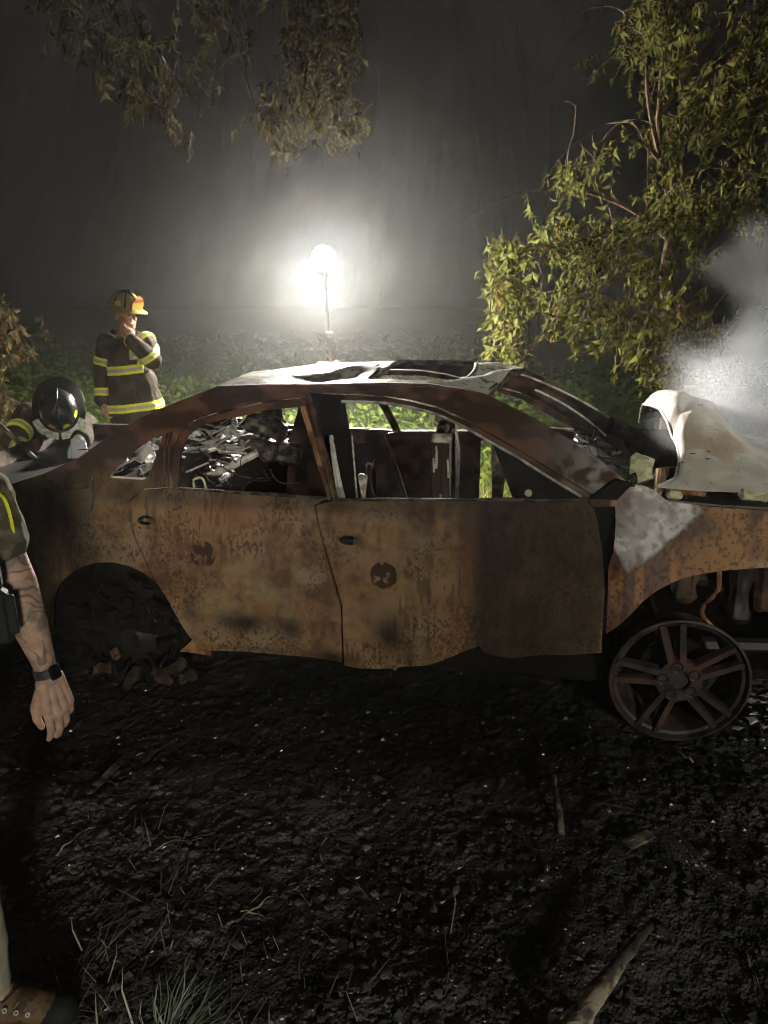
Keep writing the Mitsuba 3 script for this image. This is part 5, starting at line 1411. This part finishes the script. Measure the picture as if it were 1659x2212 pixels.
twigs = [([(355, 1806), (400, 1808), (465, 1800)], .003, 'pale twig lying level left of the middle'), ([(120, 1838), (160, 1805), (205, 1775)], .0035, 'forked twig near the left edge, upper piece'),
         ([(186, 1780), (190, 1740), (184, 1690)], .002, 'thin straight stalk below the hanging hand'), ([(490, 2000), (530, 1972), (585, 1935)], .005, 'twig pointing up to the right in the lower middle'),
         ([(520, 1965), (560, 1972), (596, 1985)], .0035, 'short twig crossing the lower middle'), ([(400, 2212), (430, 2180), (450, 2140)], .005, 'pale straw at the bottom, left of the middle'),
         ([(1612, 2040), (1635, 2090), (1659, 2140)], .003, 'long pale stalk at the right edge'), ([(705, 1795), (690, 1825), (712, 1870)], .003, 'small curved root in the middle'),
         ([(960, 1990), (968, 2080), (960, 2150)], .003, 'thin stalk in the bottom middle'), ([(1500, 1640), (1475, 1622), (1462, 1612)], .006, 'pale twig just below the front wheel'),
         ([(330, 1840), (375, 1815), (440, 1812)], .003, 'dark twig beside the pale level twig'), ([(620, 1925), (655, 1905), (665, 1880)], .003, 'short twig right of the lower middle twig')]
for k, (pp, r, l) in enumerate(twigs):
    add('twig', wobble(tube(ground_path([gpx(*a) for a in pp], .012), np.linspace(r, r * .6, 22), 6), .003, 40, k), 'wood', smooth=True, label=l, cat='twig')
for k, (a, b, s_, l) in enumerate(((985, 1905, .020, 'grey stone in the lower middle'), (1180, 1880, .014, 'small stone right of the grey stone'), (1330, 1805, .012, 'small dark stone right of the short broken stick'))):
    xy = gpx(a, b)
    g = trimesh.creation.icosphere(3, s_)
    add('stone', place(wobble(g, s_ * .6, .5 / s_, k), [*xy, gz(*xy)[0] + s_ * .4], rotz=k), 'wood' if k == 0 else 'clod', smooth=True, label=l, cat='stone')
a, b = gpx(203, 1680), gpx(252, 1640)
mid_ = (a + b) / 2
dv = b - a
sp_ = wobble(rbox(float(np.linalg.norm(dv)), .035, .006, .002).subdivide().subdivide(), .004, 20, 1)
add('metal_strip', place(sp_, [*mid_, gz(*mid_)[0] + .022], x=[*dv, 0], z=[.15, -.25, 1]), 'burnt_steel', smooth=30, label='grey metal strip lying on dark ground below the hanging hand', cat='metal strip')
a = gpx(1380, 1825)
add('bark_piece', place(wobble(rbox(.13, .05, .012, .004).subdivide().subdivide(), .010, 16, 5), [*a, gz(*a)[0] + .025], rotz=.5), 'wood', smooth=30, label='flat piece of bark on the soil at the right', cat='bark')

# ================================================================== smoke from the engine bay
lo, hi = np.array([1.05, 2.75, .95]), np.array([4.05, 5.35, 3.25])
NS = (96, 80, 74)
ax = [np.linspace(lo[i], hi[i], NS[i]) for i in range(3)]
X, Y, Z = np.meshgrid(*ax, indexing='ij')
Q = np.stack([X, Y, Z], -1)
warp = (np.stack([meshkit.fbm(Q * 1.7 + 9 * i, 3, 31 + i) for i in range(3)], -1) - .5) * [1.1, .7, .8]
Qw = Q + warp


def puff(c, r):
    return np.exp(-(((Qw - c) / r) ** 2).sum(-1))


c1, c2, c3, c4 = at_y(1560, 800, 3.95), at_y(1690, 840, 4.0), at_y(1655, 640, 4.2), at_y(1590, 520, 4.3)
den = .8 * puff(c1, [.32, .34, .14]) + 1.7 * puff(c2, [.40, .40, .32]) + .22 * puff(c3, [.20, .25, .34]) + .05 * puff(c4, [.16, .22, .22])
den += .35 * puff(at_y(1450, 945, 3.75), [.12, .14, .13])
wisp = meshkit.fbm(Qw * [2.2, 2.2, 3.2] + 3, 5, 40)
den *= np.clip((wisp - .28) * 2.6, .03, 1.6) * (.7 + .6 * meshkit.fbm(Qw * [4.5, 4.5, 8], 2, 44))
fade = np.minimum.reduce([np.clip((Q[..., i] - lo[i]) / .12, 0, 1) * np.clip((hi[i] - Q[..., i]) / .12, 0, 1) for i in range(3)])
den = np.clip(den * fade - .02, 0, None)
grid = mi.VolumeGrid(np.ascontiguousarray(den.transpose(2, 1, 0)[..., None]).astype(np.float32))
scene['smoke_medium'] = {'type': 'heterogeneous', 'albedo': {'type': 'rgb', 'value': [.93, .945, .985]}, 'scale': 13.0,
                         'sigma_t': {'type': 'gridvolume', 'grid': grid, 'to_world': T().translate(lo.tolist()).scale((hi - lo).tolist())}, 'phase': {'type': 'hg', 'g': 0.0}}
scene['smoke'] = {'type': 'cube', 'to_world': T().translate(((lo + hi) / 2).tolist()).scale(((hi - lo) / 2).tolist()), 'bsdf': {'type': 'null'},
                  'interior': {'type': 'ref', 'id': 'smoke_medium'}, 'exterior': {'type': 'ref', 'id': 'haze_medium'}}
tag('smoke', 'grey white smoke drifting up from under the buckled hood', 'smoke', kind='stuff')

# ================================================================== thin dark smoke added round the lamp to carry its glow
lo, hi = np.array([-11.0, 5.4, -.9]), np.array([9.0, 13.5, 8.5])
NS = (64, 44, 40)
ax = [np.linspace(lo[i], hi[i], NS[i]) for i in range(3)]
X, Y, Z = np.meshgrid(*ax, indexing='ij')
Q = np.stack([X, Y, Z], -1)
den = (.30 + .70 * np.clip((Z - .5) / 1.5, 0, 1)) * (.35 + 1.3 * meshkit.fbm(Q * [.42, .42, .6] + 5, 3, 61))
den *= np.clip((Y - lo[1]) / 1.4, 0, 1) * np.clip((hi[1] - Y) / 4, 0, 1) * np.clip((7.5 - Z) / 5.5, 0, 1) ** 1.5
den *= np.exp(-(np.abs(X - LAMP[0] - .3) / 3.4) ** 2.0) + .12 * np.clip((X - lo[0]) / 3, 0, 1) * np.clip((hi[0] - X) / 3, 0, 1)
grid2 = mi.VolumeGrid(np.ascontiguousarray(den.transpose(2, 1, 0)[..., None]).astype(np.float32))
scene['lamp_glow_smoke_medium'] = {'type': 'heterogeneous', 'albedo': {'type': 'rgb', 'value': [.135, .134, .133]}, 'scale': .125,
                              'sigma_t': {'type': 'gridvolume', 'grid': grid2, 'to_world': T().translate(lo.tolist()).scale((hi - lo).tolist())}, 'phase': {'type': 'hg', 'g': .15}}
scene['lamp_glow_smoke'] = {'type': 'cube', 'to_world': T().translate(((lo + hi) / 2).tolist()).scale(((hi - lo) / 2).tolist()), 'bsdf': {'type': 'null'},
                       'interior': {'type': 'ref', 'id': 'lamp_glow_smoke_medium'}, 'exterior': {'type': 'ref', 'id': 'haze_medium'}}
tag('lamp_glow_smoke', 'thin smoke added over the field, shaped round the work lamp to carry its glow', 'smoke', kind='stuff')

# ================================================================== night haze round everything
scene['haze'] = {'type': 'cube', 'to_world': T().translate([0, 22, 11.5]).scale([52, 44, 13.0]), 'bsdf': {'type': 'null'}, 'interior': {'type': 'ref', 'id': 'haze_medium'}}
tag('haze', 'thin night haze over the whole place', 'haze', kind='stuff')
